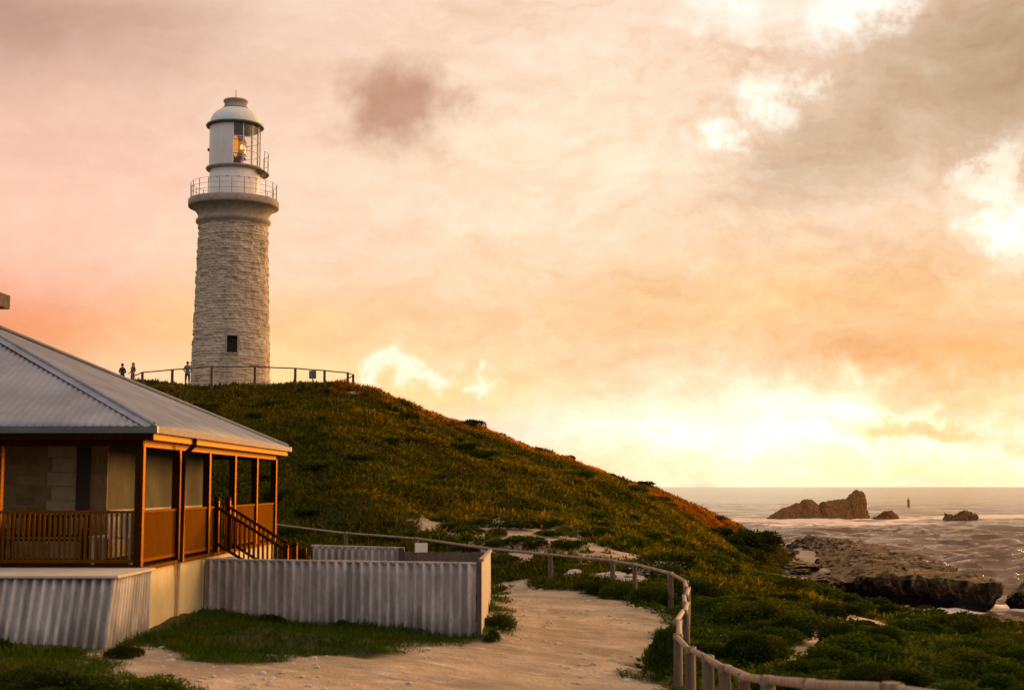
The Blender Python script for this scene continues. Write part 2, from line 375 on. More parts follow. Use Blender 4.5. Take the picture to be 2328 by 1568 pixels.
def fence_mat():
    m, t = material('weathered_fibre_cement'); co = t.new('ShaderNodeTexCoord').outputs['Object']
    n = t.noise(t.vec('MULTIPLY', co, (1, 1, 0.3)), 2.2, 6, 0.68); n2 = t.noise(co, 14, 5, 0.65)
    col = t.mix(t.ramp(n, 0.36, 0.64), (0.33, 0.295, 0.265, 1), (0.58, 0.525, 0.475, 1))
    sp = t.new('ShaderNodeSeparateXYZ'); t.l.new(co, sp.inputs[0])
    foot = t.ramp(t.math('ADD', sp.outputs[2], t.math('MULTIPLY', t.math('SUBTRACT', n, 0.5), 0.9)), 0.55, 0.05)
    col = t.mix(t.math('MULTIPLY', foot, 0.55), col, (0.11, 0.10, 0.065, 1))          # splash dirt and moss along the foot
    col = t.mix(t.math('MULTIPLY', t.ramp(n2, 0.55, 0.75), 0.45), col, (0.17, 0.15, 0.13, 1))
    finish(t, principled(t, col, 0.9, bump(t, n2, 0.3, 0.01), spec=0.15).outputs[0]); return m
def wood_mat(name, c1, c2, rough=0.75, **k):
    return plain(name, c1, c2, 5.0, rough, 0.35, 0.008, stretch=(3, 3, 0.4), **k)
def emis(name, c, k):
    m, t = material(name); e = t.new('ShaderNodeEmission'); e.inputs[0].default_value = (*c, 1); e.inputs[1].default_value = k; finish(t, e.outputs[0]); return m
def glass_mat():
    m, t = material('lantern_glass'); a = t.new('ShaderNodeBsdfTransparent'); a.inputs[0].default_value = (0.93, 0.92, 0.9, 1)
    b = t.new('ShaderNodeBsdfGlossy'); b.inputs['Roughness'].default_value = 0.03
    mx = t.new('ShaderNodeMixShader'); mx.inputs[0].default_value = 0.07; t.l.new(a.outputs[0], mx.inputs[1]); t.l.new(b.outputs[0], mx.inputs[2]); finish(t, mx.outputs[0]); return m

M = dict(
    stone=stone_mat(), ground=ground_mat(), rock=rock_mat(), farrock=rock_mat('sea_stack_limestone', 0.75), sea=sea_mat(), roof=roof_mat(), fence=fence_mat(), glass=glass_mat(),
    white=plain('lantern_white_paint', (0.70, 0.67, 0.62), (0.80, 0.77, 0.72), 2.5, 0.6, 0.12, 0.01, stretch=(1,1,.4)),
    dome=plain('dome_paint', (0.62, 0.66, 0.60), (0.72, 0.75, 0.69), 2.0, 0.5, 0.1, 0.01),
    trimstone=plain('gallery_stone', (0.27, 0.22, 0.165), (0.40, 0.335, 0.26), 3.0, 0.9, 0.4, 0.03, spec=0.1),
    darkiron=plain('dark_iron', (0.045, 0.035, 0.028), (0.09, 0.065, 0.05), 9, 0.6),
    railwood=wood_mat('dark_rail_timber', (0.055, 0.038, 0.028), (0.11, 0.08, 0.06), 0.85),
    brown=wood_mat('brown_stained_timber', (0.020, 0.0075, 0.001), (0.034, 0.012, 0.0015), 0.5, spec=0.12, tint=(1, .42, .06)),
    balus=wood_mat('balustrade_timber', (0.085, 0.030, 0.0012), (0.13, 0.049, 0.002), 0.6, spec=0.14, tint=(1, .42, .05)),
    fascia=plain('sunlit_fascia_orange', (0.90, 0.34, 0.008), (0.95, 0.40, 0.010), 3, 0.7, 0.1, 0.005, spec=0.03),  # sunlit orange put into the right side's fascia and beam colour
    gutter=plain('gutter_paint', (0.075, 0.085, 0.075), (0.11, 0.12, 0.105), 4, 0.5, 0.05, 0.003),
    post=wood_mat('verandah_post_timber', (0.016, 0.0055, 0.001), (0.028, 0.009, 0.0015), 0.42, spec=0.30, tint=(1, .40, .05)),
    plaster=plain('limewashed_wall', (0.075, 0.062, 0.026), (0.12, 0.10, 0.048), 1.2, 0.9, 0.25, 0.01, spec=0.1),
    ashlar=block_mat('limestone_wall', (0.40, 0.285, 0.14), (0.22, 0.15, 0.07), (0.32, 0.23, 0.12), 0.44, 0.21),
    dado=plain('dark_dado_paint', (0.035, 0.022, 0.012), (0.05, 0.03, 0.016), 3, 0.6),
    base=plain('cream_base_render', (0.56, 0.44, 0.23), (0.70, 0.56, 0.31), 1.1, 0.9, 0.3, 0.012, spec=0.1),
    concrete=plain('pale_concrete', (0.44, 0.37, 0.29), (0.58, 0.50, 0.40), 2.0, 0.9, 0.3, 0.01, spec=0.1),
    pine=wood_mat('weathered_pine', (0.075, 0.052, 0.035), (0.17, 0.122, 0.085), 0.85),
    pinelight=wood_mat('sun_bleached_pine', (0.16, 0.105, 0.065), (0.36, 0.25, 0.165), 0.8),
    collar=plain('galvanised_strap', (0.10, 0.09, 0.085), (0.20, 0.185, 0.175), 8, 0.6, metal=0.2),
    oldboard=wood_mat('weathered_fence_board', (0.10, 0.075, 0.055), (0.18, 0.14, 0.10), 0.9),
    signwhite=plain('sign_white', (0.70, 0.66, 0.62), (0.80, 0.76, 0.72), 5, 0.5),
    signdark=plain('sign_blue_grey', (0.10, 0.10, 0.14), (0.14, 0.14, 0.18), 5, 0.5),
    furn=wood_mat('pale_slat_timber', (0.52, 0.44, 0.37), (0.66, 0.57, 0.49), 0.8),
    brass=plain('old_brass', (0.16, 0.09, 0.02), (0.28, 0.15, 0.03), 6, 0.35, metal=0.8),
    amber=plain('amber_lens_glass', (0.55, 0.22, 0.02), (0.75, 0.34, 0.04), 4, 0.15, 0.1, 0.01),
    lamp=emis('lighthouse_lamp', (1.0, 0.33, 0.025), 0.62), lampcore=emis('lamp_core', (1.0, 0.58, 0.20), 1.3),
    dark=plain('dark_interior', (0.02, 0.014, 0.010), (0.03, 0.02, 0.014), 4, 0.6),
    scrub=leaf_mat('hill_scrub', [(0.018, 0.037, 0.002), (0.070, 0.072, 0.002), (0.135, 0.106, 0.003)], 0.075, 0.5),
    shrub=leaf_mat('shrub_leaf', [(0.020, 0.046, 0.003), (0.038, 0.070, 0.003), (0.080, 0.082, 0.004)], 0.35, 0.3, 3.0),
    dkshrub=leaf_mat('dark_shrub_leaf', [(0.012, 0.026, 0.002), (0.024, 0.040, 0.002), (0.052, 0.050, 0.003)], 0.35, 0.3, 7.0),
    grass=leaf_mat('lawn_grass', [(0.020, 0.052, 0.002), (0.036, 0.076, 0.002), (0.070, 0.078, 0.004)], 0.5, 0.35, 11.0),
    rimgrass=leaf_mat('rim_glow_leaf', [(0.16, 0.070, 0.002), (0.26, 0.11, 0.003), (0.36, 0.15, 0.005)], 0.3, 0.65, 5.0),  # orange rim light of the crest put into the leaf colour
    chimneystone=plain('sooty_chimney_render', (0.075, 0.055, 0.038), (0.13, 0.095, 0.065), 4, 0.95, 0.4, 0.02, spec=0.05), browngutter=plain('brown_gutter_paint', (0.085, 0.055, 0.038), (0.13, 0.085, 0.06), 5, 0.6, 0.1, 0.005, spec=0.1), palerail=plain('weathered_pale_rail', (0.24, 0.19, 0.15), (0.34, 0.28, 0.22), 8, 0.7), quoin=plain('quoin_limestone', (0.40, 0.32, 0.20), (0.50, 0.40, 0.26), 4, 0.9, spec=0.1),
    stem=plain('woody_stem', (0.06, 0.045, 0.03), (0.10, 0.075, 0.05), 8, 0.9),
    yellow=plain('beacon_yellow', (0.32, 0.17, 0.03), (0.42, 0.24, 0.04), 5, 0.5),
)

# ------------------------------------------------------------------ terrain (world metres; sea level is z = 0)
CTRL = np.array([(-25.07, 97.00, 14.82), (-16.18, 96.00, 14.75), (-10.60, 94.00, 14.17), (-9.34, 96.00, 14.10), (-7.93, 97.00, 13.59), (-6.18, 98.00, 12.89), (-3.21, 100.00, 12.00), (-1.68, 101.00, 11.60), (0.51, 103.00, 10.72), (3.79, 106.00, 9.95), (5.86, 108.00, 8.99), (9.09, 111.00, 8.00), (11.68, 113.00, 7.38), (14.83, 116.00, 6.09), (17.60, 118.00, 4.97), (20.64, 121.00, 4.01), (-7.39, 66.00, 7.92), (-8.77, 78.00, 10.54), (-9.68, 86.00, 12.26), (0.60, 54.00, 5.71), (0.72, 65.00, 6.53), (0.89, 80.00, 8.15), (1.04, 94.00, 9.76), (4.38, 50.00, 5.43), (7.21, 70.00, 5.46), (9.29, 90.00, 6.38), (11.15, 75.00, 3.68), (14.90, 100.00, 4.07), (-2.82, 56.00, 5.80), (-3.32, 66.00, 6.51), (-3.99, 79.00, 8.63), (-4.61, 91.00, 11.25), (-13.93, 80.00, 10.61), (-15.54, 89.00, 13.10), (-10.63, 66.00, 7.11), (-20.35, 92.00, 14.13), (-20.00, 100.00, 15.10), (-20.00, 108.00, 15.00), (-30.00, 100.00, 15.10), (-30.00, 112.00, 14.50), (-45.00, 105.00, 14.20), (-12.00, 104.00, 14.20), (0.00, 112.00, 10.50), (15.00, 122.00, 6.00), (-60.00, 90.00, 12.00), (-45.00, 70.00, 9.00), (-70.00, 60.00, 8.00), (-30.00, 125.00, 9.00), (-60.00, 130.00, 8.00), (5.00, 128.00, 4.50), (-20.00, 140.00, 2.00), (-60.00, 150.00, 1.00), (12.00, 135.00, 1.00), (24.50, 119.00, 1.30), (24.00, 126.00, 1.15), (20.00, 131.00, 0.90), (20.00, 108.00, 1.40), (-9.90, 60.00, 5.60), (-6.60, 57.00, 5.10), (-3.60, 54.00, 4.95), (-0.85, 51.00, 4.75), (1.28, 48.00, 4.70), (3.15, 45.00, 4.68), (4.40, 40.00, 4.60), (4.53, 37.50, 4.50), (3.97, 33.00, 4.48), (3.40, 28.50, 4.50), (2.98, 26.00, 4.52), (2.77, 23.50, 4.50), (2.78, 20.00, 4.57), (2.78, 18.50, 4.64), (2.76, 15.60, 4.90), (2.75, 13.50, 5.14), (2.75, 10.50, 5.50), (-0.70, 29.00, 4.95), (-6.40, 30.50, 5.35), (-3.50, 30.00, 5.15), (-7.00, 26.00, 5.40), (-10.00, 22.50, 5.45), (-6.50, 22.50, 5.40), (-14.00, 22.00, 5.60), (-2.00, 22.00, 4.95), (0.00, 25.00, 4.80), (0.00, 36.00, 4.75), (0.00, 43.00, 4.70), (-3.00, 43.00, 4.90), (-4.00, 36.00, 5.05), (-7.00, 45.00, 5.20), (-14.00, 45.00, 5.80), (-20.00, 35.00, 6.00), (-20.00, 55.00, 7.00), (-4.00, 18.00, 5.15), (-6.00, 18.00, 5.50), (0.00, 17.00, 4.95), (-8.00, 16.00, 5.90), (0.00, 10.00, 5.70), (0.00, 3.00, 6.30), (-6.00, 8.00, 6.50), (-15.00, 10.00, 6.80), (6.00, 5.00, 5.80), (0.00, -8.00, 6.40), (-20.00, -8.00, 7.20), (20.00, -8.00, 5.00), (5.99, 45.00, 4.59), (9.50, 58.00, 3.79), (12.04, 62.00, 3.22), (15.05, 67.00, 2.59), (17.59, 69.00, 1.84), (23.05, 73.00, 0.87), (26.24, 74.00, 0.51), (9.18, 26.00, 4.37), (7.63, 30.00, 4.42), (6.97, 36.00, 4.25), (16.54, 58.00, 2.13), (16.59, 48.00, 2.56), (12.02, 72.00, 3.38), (15.44, 90.00, 2.52), (18.49, 104.00, 1.89), (14.00, 12.00, 4.90), (30.00, 20.00, 3.50), (30.00, 45.00, 2.00), (45.00, 60.00, 0.60), (45.00, 20.00, 2.50), (40.00, 75.00, 0.30), (55.00, 40.00, 0.50), (60.00, -5.00, 3.00), (28.00, 80.00, 0.20), (22.00, 80.00, 0.50), (17.00, 88.00, 1.20), (18.00, 100.00, 1.10), (20.00, 112.00, 1.00), (14.00, 90.00, 2.00), (25.00, 92.00, 0.20), (23.00, 108.00, 1.35), (26.00, 118.00, 1.50), (28.00, 135.00, 1.50), (31.00, 150.00, 1.35), (33.50, 168.00, 0.60), (36.00, 185.00, -0.60), (39.00, 140.00, -1.00), (21.00, 150.00, 0.80), (24.00, 170.00, 0.20), (40.00, 100.00, -1.50), (36.00, 88.00, -0.80), (60.00, 90.00, -2.00), (60.00, 140.00, -2.50), (16.00, 165.00, -1.00), (0.00, 160.00, -1.50), (-70.00, 175.00, -2.00), (60.00, 180.00, -3.00), (0.00, 185.00, -3.00)])
def _fit():
    n = len(CTRL); A = np.zeros((n+3, n+3)); b = np.zeros(n+3)
    D = np.hypot(CTRL[:, None, 0]-CTRL[None, :, 0], CTRL[:, None, 1]-CTRL[None, :, 1])
    A[:n, :n] = np.sqrt(D*D+9.) - np.eye(n)*0.25
    A[:n, n] = 1; A[:n, n+1:] = CTRL[:, :2]; A[n, :n] = 1; A[n+1:, :n] = CTRL[:, :2].T
    b[:n] = CTRL[:, 2]; return np.linalg.solve(A, b)
COEF = _fit()
def H0(x, y):
    x = np.asarray(x, float); s = x.shape; x = x.ravel(); y = np.asarray(y, float).ravel(); n = len(CTRL); o = np.empty_like(x)
    for i in range(0, len(x), 20000):
        a = x[i:i+20000]; b = y[i:i+20000]
        o[i:i+20000] = np.sqrt((a[:, None]-CTRL[None, :, 0])**2 + (b[:, None]-CTRL[None, :, 1])**2 + 9.) @ COEF[:n] + COEF[n] + COEF[n+1]*a + COEF[n+2]*b
    return o.reshape(s)
PATH = [(-3.6, 12), (-4.1, 16), (-4.73, 19.88), (-5.5, 21.0), (-6.3, 22.0), (-6.6, 22.5), (-6.4, 23.3), (-6.2, 24.3), (-5.6, 23.6), (-5.0, 22.6), (-4.4, 22.9), (-3.51, 24.3), (-2.18, 25.9), (-1.4, 27.8), (-.8, 28.4), (-.5, 28.9), (-.5, 31.6), (-.5, 37.6), (-.6, 42.1), (-.7, 49.5), (.6, 49.8), (1.2, 47.2), (2.6, 46.2), (2.9, 43.6), (3.9, 40.8), (4.4, 39), (4.45, 37.4), (4.1, 35.2), (3.7, 33.4), (3.3, 31), (2.8, 29.0), (2.5, 27.2), (2.45, 25.8), (2.7, 24.2), (2.75, 22.4), (2.8, 20.9), (2.9, 19.6), (2.9, 14), (2.8, 11)]
PATCH = [(-4.3, 66), (-2.6, 62), (-1.6, 65.5), (0.1, 67.5), (1.2, 63), (2.9, 68.5), (3.6, 62), (5.4, 57), (5.8, 51.8), (4.6, 49.8), (1.4, 51.5), (-1.5, 53.8), (-3.7, 57.5)]
BEACH = [[(9.6, 44.4), (13.4, 57.5), (15.5, 60.6), (18.3, 61.0), (14.2, 50.5), (10.64, 40.2), (9.6, 40.6)],
         [(7.0, 37.6), (9.3, 39.9), (9.6, 38.4), (8.62, 35.8), (7.2, 32.2), (6.8, 30.0), (6.0, 27.4), (5.75, 25.4), (5.2, 24.4), (5.7, 27.8), (6.3, 31.5)],
         [(10.9, 64.2), (13.5, 75), (17, 96), (21, 112), (24.5, 122), (25, 140), (30, 165), (37, 170), (33, 140), (29, 115), (27, 100), (29, 92), (32, 79), (24, 76), (16.5, 70), (13.4, 64.0), (12.0, 61.5)]]
def bare_amount(x, y):
    j = 0.55*fbm(x*0.9, y*0.9, 0, 3, 5) + 0.25*vnoise(x*3.1, y*3.1, 0, 9)
    b = sstep(-0.35, 0.35, poly_sd(PATH, x, y) + 0.8*j)
    b = np.maximum(b, sstep(-0.5, 0.5, poly_sd(PATCH, x, y) - .5 + 2.6*j))
    for k, p in enumerate(BEACH): b = np.maximum(b, sstep(-0.4, 0.4, poly_sd(p, x, y) + (1.3 if k else 1.6)*j))
    plat = sstep(5.6, 4.4, np.hypot(x+19.9, y-100.3) + 0.5*j)          # trodden plateau round the tower
    return np.maximum(b, plat*0.9)
def H(x, y):
    h = H0(x, y); b = bare_amount(x, y)
    rough = 0.22*fbm(x*0.45, y*0.45, 0, 4, 21) + 0.05*fbm(x*2.3, y*2.3, 0, 3, 31)
    hill = sstep(40, 60, np.asarray(y, float))
    keep = np.hypot(np.asarray(x)+19.9, np.asarray(y)-100.3)
    return h + rough*(1-b)*(0.45+0.75*hill)*sstep(5.5, 8.5, keep) + b*0.035*fbm(x*1.1, y*1.9, 0, 4, 41)
def ground_z(x, y): return float(H(np.array([x]), np.array([y]))[0])

def build_ground():
    def cells(a, b, d): return np.linspace(a, b, int(round((b-a)/d))+1)
    xs = np.concatenate([cells(-80, -34, 1.0)[:-1], cells(-34, -9, 0.4)[:-1], cells(-9, 12, 0.17)[:-1], cells(12, 34, 0.3)[:-1], cells(34, 70, 1.0)])
    ys = np.concatenate([cells(-12, 8, 1.0)[:-1], cells(8, 40, 0.17)[:-1], cells(40, 128, 0.35)[:-1], cells(128, 190, 1.2)])
    X, Y = np.meshgrid(xs, ys); Z = H(X, Y); B = bare_amount(X, Y)
    wet = np.clip(sstep(1.15, 0.15, Z)*sstep(70, 80, Y) + 0.8*sstep(14, 20, X)*sstep(84, 104, Y)*sstep(1.7, 1.2, Z), 0, 1)
    nx, ny = len(xs), len(ys); V = np.stack([X, Y, Z], -1).reshape(-1, 3)
    i = np.arange(nx*ny).reshape(ny, nx); Fc = np.stack([i[:-1, :-1], i[:-1, 1:], i[1:, 1:], i[1:, :-1]], -1).reshape(-1, 4)
    cx = V[Fc, 0].mean(1); cy = V[Fc, 1].mean(1)
    sp = poly_sd(PATH, cx, cy) > 0; sb = np.zeros(len(Fc), bool)
    for p in BEACH: sb |= poly_sd(p, cx, cy) > 0
    hl = (cy > 48) & ~sp & ~sb & (cx < 25)
    for name, sel in (('sand_path', sp), ('beach', sb), ('hill', hl), ('ground', ~(sp | sb | hl))):
        f = Fc[sel]; u, inv = np.unique(f, return_inverse=True)
        me = fast_mesh(name, V[u], inv.reshape(-1, 4), {'bare': ('POINT', B.ravel()[u]), 'wet': ('POINT', wet.ravel()[u])}, True)
        tag(link(name, me, M['ground']), kind='structure')
build_ground()

# ------------------------------------------------------------------ sea
def build_sea():
    ys = [58.0]
    while ys[-1] < 60000: ys.append(ys[-1]*(1.0042 if ys[-1] < 260 else 1.0065 if ys[-1] < 1500 else 1.03))
    ys = np.array(ys); tx = np.concatenate([np.linspace(-1.6, -0.30, 60)[:-1], np.linspace(-0.30, 0.5, 800)[:-1], np.linspace(0.5, 1.6, 40)])
    Tm, Y = np.meshgrid(tx, ys); X = Tm*Y
    z = np.zeros_like(X); crest = 0; step = Y*np.where(Y < 260, 0.0042, 0.0065)
    for wl, am, sd in ((0.9, .14, 1), (1.8, .36, 2), (3.6, .60, 3), (8, .38, 4), (26, .15, 5)):
        w = sstep(wl*0.8, wl*0.3, step)
        n = vnoise((X*0.5+Y*0.15)/wl, Y/wl, 0, 50+sd); z += am*w*(1-2*np.abs(n)); crest = crest + (am*w*(1-2*np.abs(n)) if wl in (3.6, 8) else 0)
    shore = sstep(160, 85, Y)*sstep(10, 32, X); z *= 1-0.5*shore*sstep(130, 80, Y)
    foam = np.zeros_like(X); streak = fbm(X*0.05, Y*0.16, 0, 4, 77)
    far = np.exp(-((X-100)/62)**4)*np.exp(-((Y-352)/16)**2)            # surf round the far rocks
    far = np.maximum(far, 0.85*np.exp(-((X-150)/60)**4)*np.exp(-((Y-372)/22)**2))
    far = np.maximum(far, np.exp(-((X-62)/34)**2)*np.exp(-((Y-330)/60)**2)*0.9)
    foam = np.maximum(foam, far)
    wash = sstep(44, 30, X)*np.exp(-((Y-155)/46)**2)*sstep(8, 20, X)       # wash along the foot of the headland
    cove = np.exp(-(((X-33)/4.2)**2 + ((Y-93)/9)**2))
    foam = np.maximum(foam, 0.48*wash); foam = np.maximum(foam, 0.85*cove)
    foam = np.clip(foam + 0.30*streak*(foam > 0.05) + 0.22*sstep(0.5, 1.0, streak)*sstep(600, 120, Y), 0, 1)
    caps = sstep(.5, .85, crest)*sstep(-.1, .5, fbm(X*.035, Y*.02, 0, 3, 123))*sstep(900, 250, Y)
    foam = np.maximum(foam, .75*caps)                                   # breaking crests
    nx, ny = len(tx), len(ys); i = np.arange(nx*ny).reshape(ny, nx)
    Fc = np.stack([i[:-1, :-1], i[:-1, 1:], i[1:, 1:], i[1:, :-1]], -1).reshape(-1, 4)
    me = fast_mesh('sea', np.stack([X, Y, z], -1).reshape(-1, 3), Fc, {'foam': ('POINT', foam)}, True)
    tag(link('sea', me, M['sea']), kind='structure')
build_sea()

# ------------------------------------------------------------------ rocks
def rock_noise(V, seed, a=(0.9, 0.35, 0.12), f=(0.35, 1.1, 3.2)):
    d = np.zeros((len(V), 3))
    for am, fr, k in zip(a, f, range(9)):
        for c in range(3): d[:, c] += am*fbm(V[:, 0]*fr, V[:, 1]*fr, V[:, 2]*fr, 2, seed+11*k+3*c)
    return V + d
def outline_rock(name, xs, hs, y0, depth, seed, label, nz=0.35, mat='farrock'):
    """a rock whose height runs along x as given; rounded in depth, eroded by noise"""
    n = 260; X = np.linspace(xs[0], xs[-1], n); Hh = np.interp(X, xs, hs); Hh = np.maximum(Hh, 0.05) + 0.3*nz*fbm(X*1.2, X*0, 0, 3, seed)*np.minimum(Hh, 1)
    m = 40; t = np.linspace(-1, 1, m); prof = np.clip(1-np.abs(t)**2.6, 0, 1)**0.8
    ends = np.sin(np.pi*np.clip((X-xs[0])/(xs[-1]-xs[0]), 0.02, 0.98))**0.35
    P = np.zeros((m, n, 3)); P[:, :, 0] = X[None]; P[:, :, 1] = y0 + t[:, None]*depth/2*ends[None]*(0.75+0.25*np.sqrt(Hh/max(hs)))[None]
    P[:, :, 2] = prof[:, None]*(Hh+0.6)[None] - 0.6
    V = rock_noise(P.reshape(-1, 3), seed, (nz, nz*1.3, nz*0.9), (0.5, 1.4, 3.2)); i = np.arange(m*n).reshape(m, n)
    Fc = np.stack([i[:-1, :-1], i[:-1, 1:], i[1:, 1:], i[1:, :-1]], -1).reshape(-1, 4)
    return tag(link(name, fast_mesh(name, V, Fc, None, False), M[mat]), label, 'rock')
def sx(u, Y): return (u-1164)/F*Y
def sh(px, Y): return px/F*Y
R = 349.0
us = [1742, 1768, 1779, 1812, 1829, 1831, 1847, 1857, 1858.5, 1863, 1869, 1873, 1896, 1904, 1934, 1935.5, 1952, 1967, 1968.5, 1976, 1981]
hs = [1, 15, 23, 34, 36, 45, 45, 38, 26, 25, 30, 39, 41, 45, 44, 56, 66, 62, 30, 14, 0]
outline_rock('sea_stack', [sx(u, R) for u in us], [sh(h, R) for h in hs], R+4, 15, 3, 'large jagged brown rock island standing in the sea below the horizon', 0.16, mat='farrock')
outline_rock('sea_rock', [sx(u, R) for u in (1983, 2002, 2012, 2024, 2036, 2044)], [sh(h, R) for h in (3, 8, 16, 17, 12, 2)], R+3, 6, 17, 'small low dark rock just right of the large rock island', 0.25)
R2 = 330.0
outline_rock('sea_rock', [sx(u, R2) for u in (2143, 2154, 2158, 2173, 2184, 2198, 2211, 2223)], [sh(h, R2) for h in (3, 17, 11, 14, 20, 24, 19, 10)], R2+3, 7, 23, 'low flat-topped dark rock in the surf farther right than the others', 0.25)
def build_shelf():
    out = [(20.7, 103), (21.3, 99), (22.8, 95.2), (24.3, 92.2), (26.2, 88.5), (27.6, 86), (28.9, 85.4), (29.8, 88), (30.4, 94), (31.4, 108), (33.0, 122), (34.2, 135), (35.0, 150), (35.6, 178), (34.0, 178), (31.8, 152), (28.0, 132), (25.4, 117), (22.8, 107)]
    topz = [1.35, 1.7, 2.15, 2.5, 2.7, 2.6, 2.4, 2.2, 2.3, 2.4, 2.5, 2.5, 2.4, 1.6, .6, 1.0, 1.2, 1.3, 1.3]
    P = np.array(out); n = 520; Pc = np.vstack([P, P[:1]]); L = np.concatenate([[0], np.cumsum(np.hypot(*(Pc[1:]-Pc[:-1]).T))]); s = np.linspace(0, L[-1], n, endpoint=False)
    tz = np.interp(s, L, topz+topz[:1]); ox = np.interp(s, L, Pc[:, 0]); oy = np.interp(s, L, Pc[:, 1]); d2 = np.gradient
    jag = 1.0*fbm(s*0.33, s*0, 0, 5, 8, .6)*(0.55+0.45*sstep(125, 100, oy))
    tt = np.clip((oy-94)/(164-94), 0, 1); qx = np.interp(tt, [0, .18, .5, .8, 1], [26.4, 28.2, 31.2, 33.6, 34.9]); qy = 94+tt*70
    qx = np.where(oy < 94, np.interp(ox, [20, 29], [24.5, 28.0]), qx); qy = np.where(oy < 94, np.interp(ox, [20, 29], [100, 92]), qy)
    ln = np.hypot(qx-ox, qy-oy)+.2; cl = sstep(106, 98, oy)                     # real cliff only towards the cove
    lev = [(0.6, -1.2), (1.3, -0.2), (1.5, 0.18), (1.35, 0.34), (0.9, 0.5), (0.5, 0.66), (0.30, 0.76), (0.12, 0.84), (0.0, 0.92), (0.02, 0.97), (0.15, 1.0), (0.45, 1.02)]
    rows = []; k = 0
    for ins, fz in lev:
        z = tz*fz if fz >= 0 else fz*np.ones(n)
        k = np.clip((ins*(0.2+0.8*cl) + np.maximum(jag, -.5)*0.9)/ln, -1, .5); rows.append(np.stack([ox+(qx-ox)*k, oy+(qy-oy)*k, z], -1))
    for q in np.linspace(0.04, 1, 22):
        kk = k+(1-k)*q; rows.append(np.stack([ox+(qx-ox)*kk, oy+(qy-oy)*kk, tz*1.02+(2.35-tz*1.02)*q**.7+0.10*fbm(s*.5, q*3, 0, 2, 66)], -1))
    V = np.array(rows); sh_ = V.shape; V = V.reshape(-1, 3)
    V0 = V.copy(); st = 0.34; zz = V[:, 2] + .22*fbm(V[:, 0]*.35, V[:, 1]*.2, 0, 3, 14); q_ = np.floor(zz/st)*st + st*sstep(.55, 1.0, zz/st-np.floor(zz/st)); V[:, 2] = np.where(V[:, 2] > 1.0, .25*V[:, 2]+.75*q_, V[:, 2]); V0 = V.copy()   # bedding ledges
    V = rock_noise(V, 91, (0.30, 0.20, 0.10), (0.4, 1.3, 3.4)); V[:, 2] = V0[:, 2] + (V[:, 2]-V0[:, 2])*.55; i = np.arange(sh_[0]*n).reshape(sh_[0], n); j = np.roll(i, -1, 1)
    Fc = np.stack([i[:-1], j[:-1], j[1:], i[1:]], -1).reshape(-1, 4)
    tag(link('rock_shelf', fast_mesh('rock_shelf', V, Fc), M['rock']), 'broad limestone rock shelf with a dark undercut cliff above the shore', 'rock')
build_shelf()
def boulder(name, x, y, z, sx_, sy_, sz_, seed, label, group=None, mat='rock'):
    bm = bmesh.new(); bmesh.ops.create_icosphere(bm, subdivisions=5, radius=1.0)
    V = np.array([v.co[:] for v in bm.verts]); V = rock_noise(V*1.0, seed, (0.30, 0.14, 0.06), (1.0, 2.6, 6.0))*np.array([sx_, sy_, sz_])
    for v, c in zip(bm.verts, V): v.co = c
    me = bpy.data.meshes.new(name); bm.to_mesh(me); bm.free(); o = link(name, me, M[mat]); o.location = (x, y, z)
    return tag(o, label, 'rock', group)
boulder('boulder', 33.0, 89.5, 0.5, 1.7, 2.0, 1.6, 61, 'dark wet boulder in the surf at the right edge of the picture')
for k, (u, v, s, lb) in enumerate([(1835, 1345, .9, 'flat wet stone below the left end of the cliff'), (2120, 1408, .7, 'low wet stone at the foot of the cliff, nearest the green scrub'), (2262, 1412, .8, 'dark low stone in the surf under the right end of the cliff'), (2300, 1432, 1.0, 'brown low stone on the shore below the dark wet boulder')]):
    d = ray(u, v); y = (0.35-CZ)/d.z*d.y if v > 1390 else 100.0; x = d.x/d.y*y
    boulder('stone', x, y, ground_z(x, y)+0.1 if v > 1390 else 0.9, s*1.6, s*2, s*0.45, 70+k, lb)
for k, (x, y, s) in enumerate([(3.2, 47.6, .42), (3.9, 47.0, .36), (4.6, 48.6, .5), (5.2, 49.3, .6), (2.2, 48.8, .3)]):
    boulder('limestone_rock', x, y, ground_z(x, y)+s*.15, s*1.5, s, s*.55, 90+k, 'pale limestone rock lying in the scrub behind the far bend of the pole fence', 'pale rocks behind the pole fence', 'concrete')

for k in range(9):
    q = random.Random(40+k); y = q.uniform(104, 134); x = 20.5+(y-104)*.16+q.uniform(-.6, 2.6); r_ = q.uniform(.35, .9)
    boulder('stone', x, y, ground_z(x, y)+.05, r_*1.5, r_*2.2, r_*.45, 140+k, 'dark weathered stone lying on the sandy flat between the headland and the rock shelf', 'stones on the sandy flat')

# ------------------------------------------------------------------ sea beacon
bx, by = sx(2060, 555.0), 555.0
bc = empty('channel_beacon', (bx, by, 0), 'thin yellowish beacon post standing alone in the open sea', 'beacon')
MB().tube([(0, 0, -1), (0, 0, 2.9)], 0.5, 14).obj('post', M['yellow'], bc)
MB().tube([(0, 0, 2.9), (0, 0, 4.3)], 0.09, 8).obj('mast', M['darkiron'], bc)
MB().box((-.35, -.35, 2.9), (.35, .35, 3.1)).obj('cap', M['darkiron'], bc)

